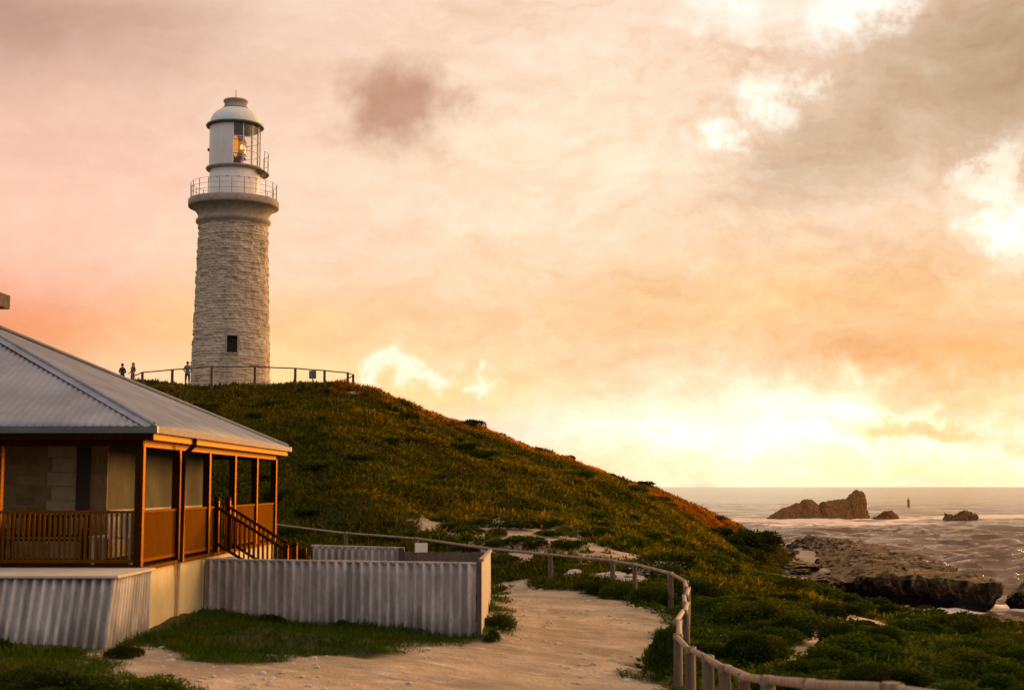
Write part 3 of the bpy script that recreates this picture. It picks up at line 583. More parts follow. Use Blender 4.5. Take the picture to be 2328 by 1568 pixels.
# ------------------------------------------------------------------ lighthouse
LX, LY, LZ = -19.85, 100.0, 15.0
def vz(v): d = ray(520, v); return CZ + d.z/d.y*LY - LZ          # height above the tower's foot
lh = empty('lighthouse', (LX, LY, LZ), 'tall pale stone lighthouse with white lantern room on the hilltop', 'lighthouse')
def build_tower():
    rng = np.random.default_rng(4); n = 288; courses = 70; z0, z1 = -1.2, vz(508); vs = []; fs = []; tint = []
    ch = (z1-z0)/courses; rows = []
    for c in range(courses):
        nb = 20; off = rng.integers(0, n//nb); ids = ((np.arange(n)+off)//(n/nb)).astype(int) % nb
        out = rng.normal(0.0, 0.026, nb)[ids]; tn = np.clip(rng.normal(0.5, 0.22, nb), 0, 1)[ids]
        edge = np.abs((((np.arange(n)+off) % (n/nb))/(n/nb))-0.5) > 0.42
        for f, dp in ((0.04, -0.016), (0.22, 0.012), (0.5, 0.022), (0.78, 0.014), (0.96, -0.016)):
            z = z0 + (c+f)*ch; r = 2.80 + (2.44-2.80)*np.clip((z+0.4)/(z1+.4), 0, 1) - 0.04
            a = 2*np.pi*np.arange(n)/n
            rr = r + out*(1 if abs(f-.5) < .4 else .2) + dp*np.where(edge, -0.5, 1.0) + 0.035*fbm(a*9, z*3.0, 0, 3, 7)
            rows.append(np.stack([rr*np.cos(a), rr*np.sin(a), np.full(n, z)+0.02*fbm(a*6, z*2, 0, 2, 3)], -1)); tint.append(tn)
    V = np.array(rows); m = len(rows); V = V.reshape(-1, 3); i = np.arange(m*n).reshape(m, n); j = np.roll(i, -1, 1)
    Fc = np.stack([i[:-1], j[:-1], j[1:], i[1:]], -1).reshape(-1, 4)
    # leave a hole for the window, which faces the viewer
    az = math.atan2(-LY, -LX) + math.radians(1.5); WA = az; wz0, wz1 = vz(809), vz(772); hw = 0.36/2.72
    c = V[Fc].mean(1); da = np.arctan2(np.sin(np.arctan2(c[:, 1], c[:, 0])-WA), np.cos(np.arctan2(c[:, 1], c[:, 0])-WA))
    keep = ~((np.abs(da) < hw) & (c[:, 2] > wz0) & (c[:, 2] < wz1))
    me = fast_mesh('tower', V, Fc[keep], {'tint': ('POINT', np.array(tint))}); link('tower', me, M['stone'], lh)
    w = MB(); R_ = 2.9
    d = Vector((math.cos(WA), math.sin(WA), 0)); s = Vector((-d.y, d.x, 0)); zc = (wz0+wz1)/2; up = Vector((0, 0, 1)); hh = (wz1-wz0)/2+.03
    fr = MB()
    for sg in (-1, 1): fr.bar(d*2.35+s*sg*.39+up*(wz0-.05), d*2.35+s*sg*.39+up*(wz1+.05), .08, .75, up=d)
    fr.bar(d*2.35+s*-.43+up*(wz1+.06), d*2.35+s*.43+up*(wz1+.06), .75, .08, up=up); fr.bar(d*2.38+s*-.45+up*(wz0-.05), d*2.38+s*.45+up*(wz0-.05), .8, .09, up=up)
    win = fr.obj('window', M['trimstone'], lh)
    MB().bar(d*2.2+s*0+up*wz0, d*2.2+s*0+up*wz1, .74, .06, up=d).obj('dark_window_panel', M['dark'], win)  # dark board stands for the unlit opening
build_tower()
V_ = vz
MB().lathe([(2.44, V_(516)), (2.47, V_(512)), (2.62, V_(509)), (2.64, V_(503)), (2.52, V_(500)), (2.47, V_(498)), (2.50, V_(492)), (2.62, V_(485)), (2.86, V_(478)), (3.05, V_(475)), (3.17, V_(474)), (3.19, V_(470)), (3.19, V_(459)), (3.12, V_(457)), (1.7, V_(456.5))], 96).obj('gallery', M['trimstone'], lh)
dr = MB().lathe([(1.76, V_(456.5)), (1.76, V_(399)), (1.72, V_(397)), (1.72, V_(389))], 72).obj('lantern_base', M['white'], lh)
for k in range(14):
    a = 2*math.pi*(k+.3)/14; MB().tube([(1.74*math.cos(a), 1.74*math.sin(a), V_(412)), (1.80*math.cos(a), 1.80*math.sin(a), V_(412))], 0.045, 8).obj('rivet', M['darkiron'], dr)
MB().lathe([(1.7, V_(391)), (1.98, V_(389)), (2.02, V_(386)), (2.0, V_(384)), (1.70, V_(383))], 72).obj('lantern_gallery', M['trimstone'], lh)
VIEW = math.atan2(-LY, -LX)                                             # direction from the tower towards the viewer
lz0, lz1 = V_(383), V_(290)
# solid white half of the lantern wall on the landward (left) side, open glazing to seaward
pa0, pa1 = VIEW - math.radians(150), VIEW - math.radians(5)
pn = MB().lathe([(1.78, lz0-.02), (1.80, lz0+.05), (1.80, lz1)], 60, a0=pa0, a1=pa1); pn.lathe([(1.72, lz1), (1.72, lz0)], 60, a0=pa0, a1=pa1)
for a in (pa0, pa1): pn.bar((1.76*math.cos(a), 1.76*math.sin(a), lz0), (1.76*math.cos(a), 1.76*math.sin(a), lz1), 0.09, 0.10, up=(math.cos(a), math.sin(a), 0))
pn.obj('lantern_wall', M['white'], lh)
ga0, ga1 = pa1, pa0 + 2*math.pi
gl = MB().lathe([(1.75, lz0), (1.75, lz1)], 60, a0=ga0, a1=ga1).obj('lantern_glazing', M['glass'], lh)
gb = MB()
for k in range(1, 9):
    a = ga0 + (ga1-ga0)*k/9; gb.bar((1.77*math.cos(a), 1.77*math.sin(a), lz0), (1.77*math.cos(a), 1.77*math.sin(a), lz1), 0.055, 0.08, up=(math.cos(a), math.sin(a), 0))
for fz in (0.33, 0.66):
    z = lz0+(lz1-lz0)*fz; gb.tube([(1.77*math.cos(ga0+(ga1-ga0)*q/40), 1.77*math.sin(ga0+(ga1-ga0)*q/40), z) for q in range(41)], 0.022, 6)
gb.obj('glazing_bars', M['white'], gl)
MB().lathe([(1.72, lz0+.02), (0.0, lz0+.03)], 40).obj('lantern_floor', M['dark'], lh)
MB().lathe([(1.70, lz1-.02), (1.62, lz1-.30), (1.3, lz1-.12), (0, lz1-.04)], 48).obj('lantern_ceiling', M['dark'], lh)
dm = [(1.85, V_(292)), (2.04, V_(291)), (2.07, V_(288)), (2.02, V_(286)), (1.82, V_(285))]
MB().lathe([(1.70, V_(293))]+dm+[(1.80, V_(284.5))], 72).obj('dome_rim', M['gutter'], lh)
zb, zt = V_(285), V_(249); prof = []
for k in range(15):
    q = k/14; prof.append((1.80*math.cos(q*1.06)**0.9 if k < 14 else 0.86, zb+(zt-zb)*math.sin(q*1.06)/math.sin(1.06)))
MB().lathe(prof, 72).obj('dome', M['dome'], lh)
MB().lathe([(0.86, V_(249.5)), (0.90, V_(248)), (0.90, V_(246)), (0.80, V_(244.5)), (0.80, V_(234)), (0.88, V_(232.5)), (0.88, V_(230)), (0.80, V_(228)), (0.3, V_(226)), (0, V_(225.5))], 48).obj('ventilator', M['trimstone'], lh)
MB().lathe([(0.88, V_(250.2)), (0.93, V_(249.5)), (0.93, V_(248.2)), (0.86, V_(247.8))], 48).obj('ventilator_ring', M['gutter'], lh)
MB().tube([(0, 0, V_(227)), (0, 0, V_(204))], [0.035, 0.014], 8).obj('lightning_rod', M['darkiron'], lh)
# gallery rail
gr = MB(); zr0, zr1 = V_(457), V_(457)+1.15
for k in range(22):
    a = 2*math.pi*k/22; gr.tube([(3.02*math.cos(a), 3.02*math.sin(a), zr0), (3.02*math.cos(a), 3.02*math.sin(a), zr1)], 0.026, 8)
for z in (zr0+.4, zr0+.78, zr1): gr.tube([(3.02*math.cos(2*math.pi*q/72), 3.02*math.sin(2*math.pi*q/72), z) for q in range(73)], 0.013, 6, cap=False)
gr.obj('gallery_railing', M['palerail'], lh)
# small service balcony on the seaward side of the lantern
sb = MB(); b0 = VIEW + math.radians(60)
sb.lathe([(1.95, V_(392)), (2.45, V_(397)), (2.45, V_(394)), (1.95, V_(388))], 14, a0=b0, a1=b0+math.radians(60))
for k in range(4):
    a = b0 + math.radians(60)*k/3; sb.tube([(2.4*math.cos(a), 2.4*math.sin(a), V_(395)), (2.4*math.cos(a), 2.4*math.sin(a), V_(350))], 0.022, 6)
for vv in (350, 372): sb.tube([(2.4*math.cos(b0+math.radians(60)*q/10), 2.4*math.sin(b0+math.radians(60)*q/10), V_(vv)) for q in range(11)], 0.016, 6)
sb.obj('service_balcony', M['palerail'], lh)
lt = MB(); a = VIEW - math.radians(88); lt.box((1.78*math.cos(a)-.12, 1.78*math.sin(a)-.12, V_(347)), (1.78*math.cos(a)-.16+.2, 1.78*math.sin(a)+.12, V_(341))); lt.obj('bracket_lamp', M['darkiron'], lh)
# lens
lp = MB(); zc = (lz0+lz1)/2
ln = MB().lathe([(0.30, lz0+.04), (0.46, lz0+.1), (0.46, lz0+.62), (0.78, lz0+.66), (0.82, lz0+.72), (0.82, lz0+.80)], 40).obj('lens_pedestal', M['brass'], lh)
MB().lathe([(0.60, lz0+.80), (0.74, lz0+1.0), (0.80, zc-.15), (0.82, zc), (0.80, zc+.15), (0.72, lz1-1.0), (0.55, lz1-.62), (0.2, lz1-.5)], 40).obj('lens', M['amber'], lh)
le = lh.children[-1]
fr = MB()
for k in range(10):
    a = 2*math.pi*k/10 + .2; fr.tube([(0.64*math.cos(a), 0.64*math.sin(a), lz0+.80), (0.85*math.cos(a), 0.85*math.sin(a), zc), (0.60*math.cos(a), 0.60*math.sin(a), lz1-.6)], 0.03, 6)
for z, r in ((zc-.55, .83), (zc+.45, .82), (lz0+.82, .68)): fr.tube([(r*math.cos(2*math.pi*q/40), r*math.sin(2*math.pi*q/40), z) for q in range(41)], 0.03, 6, cap=False)
fr.obj('lens_frame', M['brass'], le)
vd = Vector((math.cos(VIEW+.02), math.sin(VIEW+.02), 0)); sd_ = Vector((-vd.y, vd.x, 0))
def glow(cs, z, ws, hz, mat, name):
    q = MB(); n = 20; q.add([vd*0.835 + sd_*cs + Vector((0, 0, z))] + [vd*0.835*(1-0.05*math.cos(2*math.pi*k/n)**2) + sd_*(cs+ws*math.cos(2*math.pi*k/n)) + Vector((0, 0, z+hz*math.sin(2*math.pi*k/n))) for k in range(n)], [(0, k+1, (k+1) % n+1) for k in range(n)]); q.obj(name, M[mat], le)
glow(.03, zc-.05, .20, .80, 'lamp', 'lit_prism'); glow(.52, zc-.12, .17, .20, 'lampcore', 'bulls_eye')

# ------------------------------------------------------------------ railing on the hilltop
def fence_line(root, pts, ph, pr, rails, rr, mat_p, mat_r, square=False, sink=0.3):
    """pts (x, y, zground): one post child at each, rails between"""
    for (x, y, z) in pts:
        q = MB()
        if square: q.box((x-pr, y-pr, z-sink), (x+pr, y+pr, z+ph))
        else: q.tube([(x, y, z-sink), (x, y, z+ph-.02), (x, y, z+ph)], [pr, pr*.97, pr*.85], 12)
        q.obj('post', M[mat_p], root)
    for a, b in zip(pts[:-1], pts[1:]):
        for h in rails: MB().tube([(a[0], a[1], a[2]+h), ((a[0]+b[0])/2, (a[1]+b[1])/2, (a[2]+b[2])/2+h-.015), (b[0], b[1], b[2]+h)], rr, 8).obj('rail', M[mat_r], root)
hr = empty('guard_railing', (0, 0, 0), 'dark timber guard railing circling the foot of the lighthouse on the hilltop', 'railing')
front = []
for u, v, Y in [(302, 855, 98), (324, 846, 96), (392, 840, 94.2), (482, 833, 92.8), (580, 833, 92.6), (671.5, 837, 92.8), (738, 842, 93.8), (791, 847, 95), (803, 851, 98)]:
    d = ray(u, v); k = Y/d.y; front.append((d.x*k, Y, CZ+d.z*k-1.15))
fence_line(hr, front, 1.17, 0.075, (1.15,), 0.04, 'railwood', 'railwood', True, 0.5)
backp = []
for u, v, Y in [(803, 851, 98), (776, 867, 108), (700, 867, 111), (630, 867, 112), (560, 867, 112), (430, 866, 112), (357, 865, 110)]:
    d = ray(u, v); k = Y/d.y; backp.append((d.x*k, Y, 14.95 if u < 800 else front[-1][2]))
fence_line(hr, backp, 1.1, 0.07, (1.05,), 0.04, 'railwood', 'railwood', True, 0.5)
d = ray(711, 852); k = 94.5/d.y
sg = empty('notice_sign', (d.x*k, 94.5, ground_z(d.x*k, 94.5)), 'small blue-grey notice board standing by the hilltop guard railing', 'sign')
zz = CZ+d.z*k - sg.location.z
MB().tube([(0, 0, -.2), (0, 0, zz+.3)], 0.035, 8).obj('post', M['railwood'], sg)
MB().box((-.24, -.06, zz-.26), (.24, -.03, zz+.28)).obj('board', M['signdark'], sg, 0.01)
st = MB(); gz = ground_z(-20, 95)
# low stone plinth peeping out of the scrub at the tower's foot
boulder('stone_ledge', -18.6, 95.4, ground_z(-18.6, 95.4)-.02, 3.6, .4, .30, 131, 'ledge of pale stones at the foot of the lighthouse', None, 'trimstone')
boulder('stone_ledge', -10.6, 94.2, ground_z(-10.6, 94.2)-.05, 1.0, .35, .16, 132, 'bare pale ledge under the right end of the hilltop guard railing', None, 'trimstone')

# ------------------------------------------------------------------ people
def skinned(name, joints, edges, root=0, sub=2):
    """one continuous surface grown over a skeleton; returns a plain mesh"""
    bm = bmesh.new(); sk = bm.verts.layers.skin.verify(); vs = []
    for i, (p, r) in enumerate(joints):
        v = bm.verts.new(p); rr = r if isinstance(r, tuple) else (r, r); v[sk].radius = rr; v[sk].use_root = (i == root); vs.append(v)
    for a, b in edges: bm.edges.new((vs[a], vs[b]))
    me = bpy.data.meshes.new(name+'_bones'); bm.to_mesh(me); bm.free(); o = bpy.data.objects.new('tmp', me); COL.objects.link(o)
    m = o.modifiers.new('skin', 'SKIN'); m.use_smooth_shade = True; s = o.modifiers.new('sub', 'SUBSURF'); s.levels = sub
    dg = bpy.context.evaluated_depsgraph_get(); out = bpy.data.meshes.new_from_object(o.evaluated_get(dg)); out.name = name
    bpy.data.objects.remove(o); return out
def cloth(n, c): return plain(n, c, tuple(k*1.3 for k in c), 9, 0.9, 0.2, 0.01)
SKIN = plain('skin', (0.42, 0.24, 0.16), (0.50, 0.30, 0.21), 12, 0.6)
def person(x, y, z, rz, h, label, shirt, trousers, hair, pose, group=None, female=False):
    root = empty('person', (x, y, z), label, 'person', rz, group); s = h/1.75; w = 0.92 if female else 1.0
    J = []; E = []
    def j(p, r, par=None):
        J.append(((p[0]*s, p[1]*s, p[2]*s), tuple(q*s for q in r) if isinstance(r, tuple) else r*s)); i = len(J)-1
        if par is not None: E.append((par, i))
        return i
    pel = j((0, 0, .95), (.165*w, .115)); wst = j((0, -.01, 1.10), (.145*w, .10), pel); che = j((0, 0, 1.30), (.175*w, .115), wst); ne = j((0, .01, 1.47), (.085, .07), che)
    nk = j((0, -.01, 1.535), .055, ne); hd = j((0, -.02, 1.64), (.078, .095), nk); tp = j((0, -.015, 1.72), (.065, .08), hd)
    st_ = pose.get('stride', .06)
    for sg in (-1, 1):
        hp = j((sg*.10*w, 0, .88), .098, pel); kn = j((sg*.105*w, -.03+st_*sg*.6, .49), .066, hp); cf = j((sg*.105*w, .01+st_*sg*.9, .33), .060, kn); an = j((sg*.11*w, .01+st_*sg*1.3, .09), .043, cf)
        he = j((sg*.11*w, .00+st_*sg*1.3, .045), .045, an); ft = j((sg*.125*w, -.15+st_*sg*1.3, .03), (.042, .03), he)
        shd = j((sg*.165*w, .01, 1.42), .068, ne); el, ha = pose['arm'][0 if sg < 0 else 1]
        e = j(el, .046, shd); wr = j(ha, .030, e)
        dv = (Vector(ha)-Vector(el)).normalized(); up = Vector((0, 0, 1)); sv = dv.cross(Vector((0, 1, 0))); sv = sv.normalized() if sv.length > .1 else Vector((1, 0, 0)); nv = sv.cross(dv)
        pm = j(Vector(ha)+dv*.055, (.038, .020), wr)
        for q, (off, ln_) in enumerate(((-.030, .070), (-.010, .085), (.010, .080), (.029, .062))):
            b0 = Vector(ha)+dv*.095+sv*off; f1 = j(b0, .0105, pm); j(b0+dv*ln_*.8+nv*ln_*.35, .008, f1)
        j(Vector(ha)+dv*.06+sv*-.065+nv*.02, .011, pm)
    me = skinned('body', J, E, 0, 2); body = link('body', me, [cloth('shirt', shirt), cloth('trousers', trousers), SKIN, cloth('shoes', (.03, .025, .02))], root)
    for p in me.polygons:
        c = p.center/s; p.use_smooth = True
        arm = abs(c.x) > .21 and c.z > .8
        p.material_index = 3 if c.z < .10 else 2 if c.z > 1.50 else (2 if pose.get('bare') and arm and (c-Vector(pose['arm'][0 if c.x < 0 else 1][1])).length < .20 else (2 if arm and (c-Vector(pose['arm'][0 if c.x < 0 else 1][1])).length < .10 else (0 if (c.z > .93 or arm) else 1)))
    # face
    fc = MB(); hz = 1.645*s
    fc.tube([(0, -.100*s, hz+.01*s), (0, -.128*s, hz-.028*s), (0, -.105*s, hz-.035*s)], [.009*s, .013*s, .010*s], 8); fc.obj('nose', SKIN, body)
    for sg in (-1, 1):
        MB().lathe([(0.001, .012*s), (.010*s, .006*s), (.010*s, -.006*s), (0.001, -.012*s)], 10).obj('eye', M['dark'], body).location = (sg*.032*s, -.098*s, hz+.018*s)
        MB().tube([(sg*.080*s, -.005*s, hz+.02*s), (sg*.090*s, .004*s, hz), (sg*.080*s, -.003*s, hz-.028*s)], [.010*s, .014*s, .008*s], 8).obj('ear', SKIN, body)
    MB().tube([(-.024*s, -.103*s, hz-.060*s), (0, -.110*s, hz-.060*s), (.024*s, -.103*s, hz-.060*s)], .006*s, 6).obj('mouth', cloth('lips', (.28, .12, .09)), body)
    bm = bmesh.new(); bmesh.ops.create_icosphere(bm, subdivisions=3, radius=1.0)
    for v in list(bm.verts):
        c = v.co
        v.co = Vector((c.x*.094*s, .012*s + c.y*.112*s, 1.675*s + c.z*.105*s))
    bmesh.ops.delete(bm, geom=[v for v in bm.verts if (v.co.y < -.055*s and v.co.z < 1.71*s) or v.co.z < 1.60*s], context='VERTS')
    if female:
        t_ = bmesh.new()
    hm = bpy.data.meshes.new('hair'); bm.to_mesh(hm); bm.free(); ho = link('hair', hm, cloth('hair', hair), root); sl = ho.modifiers.new('thick', 'SOLIDIFY'); sl.thickness = .012
    if female: MB().tube([(0, .08*s, 1.66*s), (0, .12*s, 1.58*s), (0, .10*s, 1.42*s)], [.05*s, .055*s, .025*s], 10).obj('ponytail', cloth('hair', hair), ho)
    return root
def put(u, Y, z=None):
    x = (u-1164)/F*Y*(CP+SP*.09); return x, Y, (ground_z(x, Y) if z is None else z)
x, y, z = put(279, 97.5)
person(x, y, z, rad(160), 1.80, 'person in dark olive jacket and dark trousers standing with arms folded left of the lighthouse', (.05, .042, .025), (.03, .024, .018), (.03, .02, .012),
       dict(arm=[((-.27, -.02, 1.17), (-.05, -.20, 1.20)), ((.27, -.02, 1.17), (.05, -.19, 1.16))], stride=.03))
x, y, z = put(303, 97.0)
person(x, y, z, rad(-35), 1.66, 'person in pinkish top beside the guard railing, smaller of the pair left of the lighthouse', (.16, .09, .08), (.22, .13, .11), (.05, .03, .02),
       dict(arm=[((-.22, .03, 1.14), (-.20, -.16, 1.00)), ((.22, .03, 1.14), (.20, -.14, .98))], stride=.05, bare=True), female=True)
x, y, z = put(427, 94.8)
person(x, y, z, rad(185), 1.72, 'person in blue-grey top and dark trousers leaning on the railing beside the tower', (.13, .145, .19), (.03, .026, .03), (.035, .022, .015),
       dict(arm=[((-.25, .02, 1.15), (-.16, -.22, 1.08)), ((.25, .04, 1.14), (.17, -.20, 1.06))], stride=.07))

# ------------------------------------------------------------------ cottage (own axes: origin at the front-right verandah post, floor level; +y along the side, -x along the front)
HR = -math.atan(0.0208); HO = Vector((-6.77, 26.0, CZ-1.44))
cot = empty('cottage', HO, 'single-storey cottage with grey corrugated hip roof and brown verandah', 'house', HR)
S = 13.0; OV = 0.31; ZE = 2.53; PT = 0.45; HALF = (S+2*OV)/2
def roof_slope(k):
    """one hip-roof slope as corrugated sheet; k quarter turns"""
    per = 0.152; seg = 4; n = int((2*HALF)/per*seg); V = []; Fc = []; m = 9
    for i in range(n+1):
        q = 2*HALF*i/n; top = min(q, 2*HALF-q); b = 0.016*math.sin(2*math.pi*q/per)
        for j in range(m):
            t = top*j/(m-1); x, y = OV-q, -OV+t
            z = ZE + PT*t + b
            cx, cy = -S/2, S/2; dx, dy = x-cx, y-cy
            for _ in range(k): dx, dy = -dy, dx
            V.append((cx+dx, cy+dy, z))
    for i in range(n):
        for j in range(m-1): Fc.append((i*m+j, i*m+j+1, (i+1)*m+j+1, (i+1)*m+j))
    return V, Fc
rf = MB()
for k in range(4): rf.add(*roof_slope(k), smooth=True)
roof = rf.obj('roof', M['roof'], cot); sl = roof.modifiers.new('thick', 'SOLIDIFY'); sl.thickness = 0.012; sl.offset = -1
cn = [(OV, -OV), (OV, S+OV), (-S-OV, S+OV), (-S-OV, -OV)]; ap = (-S/2, S/2, ZE+PT*HALF+.05)
for (x, y) in cn:
    c = Vector((x, y, ZE+.03)); d = Vector(ap)-c; q = MB(); a = Vector((-d.y, d.x, 0)).normalized()
    for s in (-1, 1): q.add([c, Vector(ap), Vector(ap)+a*s*.17+Vector((0, 0, -.055)), c+a*s*.17+Vector((0, 0, -.055))], [(0, 1, 2, 3) if s > 0 else (3, 2, 1, 0)])
    q.tube([c+Vector((0, 0, .012)), Vector(ap)+Vector((0, 0, .012))], 0.035, 8)
    q.obj('hip_capping', M['roof'], roof)
def rim(name, off, z0, z1, th, mats, parent):
    """four boards right round the square at distance off outside the posts; mats by side: front, right, back, left"""
    a, b = -S-off, off; c, d = -off, S+off
    segs = [((a, c-th, z0), (b+th, c, z1)), ((b, c, z0), (b+th, d, z1)), ((a, d, z0), (b+th, d+th, z1)), ((a-th, c-th, z0), (a, d+th, z1))]
    for s, m in zip(segs, mats): MB().box(*s).obj(name, M[m], parent, 0.004)
rim('gutter', OV+.002, ZE-.13, ZE-.005, 0.09, ['gutter', 'browngutter', 'gutter', 'gutter'], roof)
rim('fascia', OV-.03, ZE-.245, ZE-.10, 0.03, ['brown', 'fascia', 'brown', 'brown'], roof)
rim('beam', -.05, 2.17, 2.305, 0.10, ['brown', 'fascia', 'brown', 'brown'], cot)
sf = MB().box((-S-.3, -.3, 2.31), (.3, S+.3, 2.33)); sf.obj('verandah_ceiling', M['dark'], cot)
# floor and base
fl = MB().box((-S-.1, -.12, -.075), (.10, S+.1, 0.0)); fl.obj('verandah_floor', M['brown'], cot)
MB().box((-S, -.02, -2.2), (0.02, S, -.08)).obj('base_wall', M['base'], cot, 0.01)
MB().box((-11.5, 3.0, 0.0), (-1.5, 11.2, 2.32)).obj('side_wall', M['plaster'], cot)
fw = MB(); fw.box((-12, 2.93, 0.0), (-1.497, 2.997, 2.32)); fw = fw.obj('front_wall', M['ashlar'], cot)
MB().box((-1.497, 2.99, 0.0), (-1.46, 11.2, 0.97)).obj('dado', M['dado'], cot)
wn = MB().box((-2.10, 2.86, 0.98), (-1.84, 2.93, 2.30)).obj('dark_window_panel', M['dado'], cot, 0.006)
qn = MB(); rr = random.Random(5)
for k in range(8): qn.box((-2.62-(.10 if k % 2 else 0), 2.90, k*.29+.004), (-2.12, 2.93, k*.29+.285))
qn.obj('quoin_stones', M['quoin'], cot, 0.008)
w2 = MB().box((-4.6, 2.88, 0.05), (-3.7, 2.93, 2.1)).obj('door', M['dado'], cot, 0.006)
MB().tube([(-3.8, 2.87, 1.0), (-3.8, 2.82, 1.0), (-3.88, 2.82, 1.0)], .012, 8).obj('handle', M['brass'], w2)
# posts
def vpost(x, y):
    q = MB(); q.box((x-.075, y-.075, -.02), (x+.075, y+.075, 2.18)); o = q.obj('post', M['post'], cot, 0.008)
    return o
for k in range(6): vpost(0, 2.6*k)
for k in range(1, 6): vpost(-2.6*k, 0)
for k in range(1, 6): vpost(-2.6*k, S)
# balustrades, one per bay
def balus(p, q, gap=0.092, w=0.038):
    p = Vector((*p, 0)); q = Vector((*q, 0)); d = (q-p).normalized(); p = p+d*.076; q = q-d*.076; L = (q-p).length; b = MB(); n = max(2, int(L/gap))
    for k in range(n):
        c = p+d*(L*(k+.5)/n); b.bar(c+Vector((0, 0, .10)), c+Vector((0, 0, .96)), w, w, up=d)
    b.bar(p+Vector((0, 0, .10)), q+Vector((0, 0, .10)), .05, .06)
    o = b.obj('balustrade', M['balus'], cot)
    h = MB(); h.bar(p+Vector((0, 0, .985)), q+Vector((0, 0, .985)), .08, .05); h.obj('handrail', M['balus'], o, 0.008); return o
for k in range(4): balus((-2.6*(k+1), 0), (-2.6*k, 0))
balus((0, 0), (0, 2.6), .07); balus((0, 2.6), (0, 5.2), .07); balus((0, 5.2), (0, 5.9), .07); balus((0, 7.15), (0, 7.8), .07); balus((0, 7.8), (0, 10.4), .07); balus((0, 10.4), (0, 13.0), .07)
for k in range(4): balus((-2.6*(k+1), S), (-2.6*k, S))
# stairs down to the yard on the seaward side
ny0, ny1 = 5.95, 7.10; stp = MB(); nst = 7
for k in range(nst): stp.box((.10+.225*k, ny0+.05, -2.0), (.10+.225*(k+1)+.02, ny1-.05, -.17*(k+1)+.02))
stp.obj('steps', M['concrete'], cot, 0.006)
MB().box((.103, 5.0, -2.0), (.50, ny0+.02, -.13)).obj('landing_wall', M['concrete'], cot, 0.01)
for y in (ny0, ny1):
    for x, z0, z1 in ((.06, -.05, 1.13), (1.62, -1.5, .10)):
        q = MB(); q.box((x-.055, y-.055, z0), (x+.055, y+.055, z1)); q.lathe([(0.055, 0), (.065, .03), (.05, .08), (0.0, .10)], 12); 
        for i in range(len(q.v)-48, len(q.v)): v = q.v[i]; q.v[i] = (v[0]+x, v[1]+y, v[2]+z1)
        q.obj('newel', M['post'], cot)
    h = MB(); a = Vector((.06, y, .99)); b = Vector((1.62, y, .04)); h.bar(a, b, .06, .06); h.bar(a-Vector((0, 0, .80)), b-Vector((0, 0, .80)), .045, .06)
    for k in range(1, 15):
        c = a+(b-a)*k/15; h.bar(c-Vector((0, 0, .80)), c, .034, .034, up=(1, 0, 0))
    h.obj('stair_rail', M['brown'], cot)
# rainwater pipe on the second side post
dp = MB(); dp.tube([(OV+.04, 2.62, ZE-.10), (OV+.03, 2.62, ZE-.26), (.16, 2.62, 2.10), (.135, 2.62, 1.9), (.135, 2.62, -.05)], .05, 12)
dp = dp.obj('downpipe', M['post'], cot)
MB().tube([(.10, 2.62, -.03), (.075, 2.62, -.12), (.075, 2.62, -2.0)], .042, 12).obj('lower_pipe', M['base'], dp)
# chimney
cx, cy = -5.85, 6.6; zr = ZE+PT*(cy)-.4
ch = MB().box((cx-.42, cy-.42, ZE), (cx+.42, cy+.42, 5.60)).obj('chimney', M['chimneystone'], cot)
MB().box((cx-.62, cy-.62, 5.60), (cx+.62, cy+.62, 5.93)).obj('chimney_cap', M['chimneystone'], ch, 0.02)
MB().lathe([(.72, 0), (.62, .10), (.50, .45), (.48, .50)], 4, smooth=False).obj('flashing', M['gutter'], ch).location = (cx, cy, 4.55)

# verandah furniture (stands on the floor, so each is a thing of its own)
def on_floor(x, y): return HO + Matrix.Rotation(HR, 3, 'Z') @ Vector((x, y, 0.002))
bn = empty('bench', on_floor(-2.1, 1.2), 'brown slatted timber bench on the verandah behind the front balustrade', 'bench', HR)
q = MB()
for k in range(4): q.box((-.75, -.22+.12*k, .42), (.75, -.12+.12*k, .45))
q.obj('seat', M['brown'], bn)
q = MB()
for k in range(14): q.box((-.74+.105*k, .26, .50), (-.69+.105*k, .29, .86))
q.bar((-.78, .275, .88), (.78, .275, .88), .05, .06); q.bar((-.78, .275, .50), (.78, .275, .50), .04, .05); q.obj('backrest', M['brown'], bn)
for sx_ in (-1, 1):
    for y in (-.2, .26): MB().box((sx_*.74-.03, y-.03, 0), (sx_*.74+.03, y+.03, .88 if y > 0 else .62)).obj('leg', M['brown'], bn)
    MB().box((sx_*.74-.035, -.26, .62), (sx_*.74+.035, .28, .655)).obj('armrest', M['brown'], bn)
tb = empty('slatted_table', on_floor(-.72, 1.15), 'pale slatted outdoor table on the verandah near the corner post', 'table', HR)
q = MB()
for k in range(7): q.box((-.42, -.42+.122*k, .49), (.42, -.42+.122*k+.095, .52))
q.obj('tabletop', M['furn'], tb)
for sx_ in (-1, 1):
    for sy in (-1, 1): MB().box((sx_*.36-.025, sy*.36-.025, 0), (sx_*.36+.025, sy*.36+.025, .49)).obj('leg', M['furn'], tb)
cr = empty('slatted_chair', on_floor(-1.05, 2.15), 'pale slatted outdoor chair behind the verandah table', 'chair', HR+.15)
q = MB()
for k in range(5): q.box((-.25, -.25+.1*k, .42), (.25, -.25+.1*k+.075, .445))
q.obj('seat', M['furn'], cr); q = MB()
for k in range(6): q.box((-.24+.085*k, .25, .46), (-.18+.085*k, .275, .86))
q.bar((-.27, .262, .88), (.27, .262, .88), .04, .06); q.obj('backrest', M['furn'], cr)
for sx_ in (-1, 1):
    for sy in (-1, 1): MB().box((sx_*.23-.022, sy*.23-.022, 0), (sx_*.23+.022, sy*.23+.022, .42 if sy < 0 else .88)).obj('leg', M['furn'], cr)

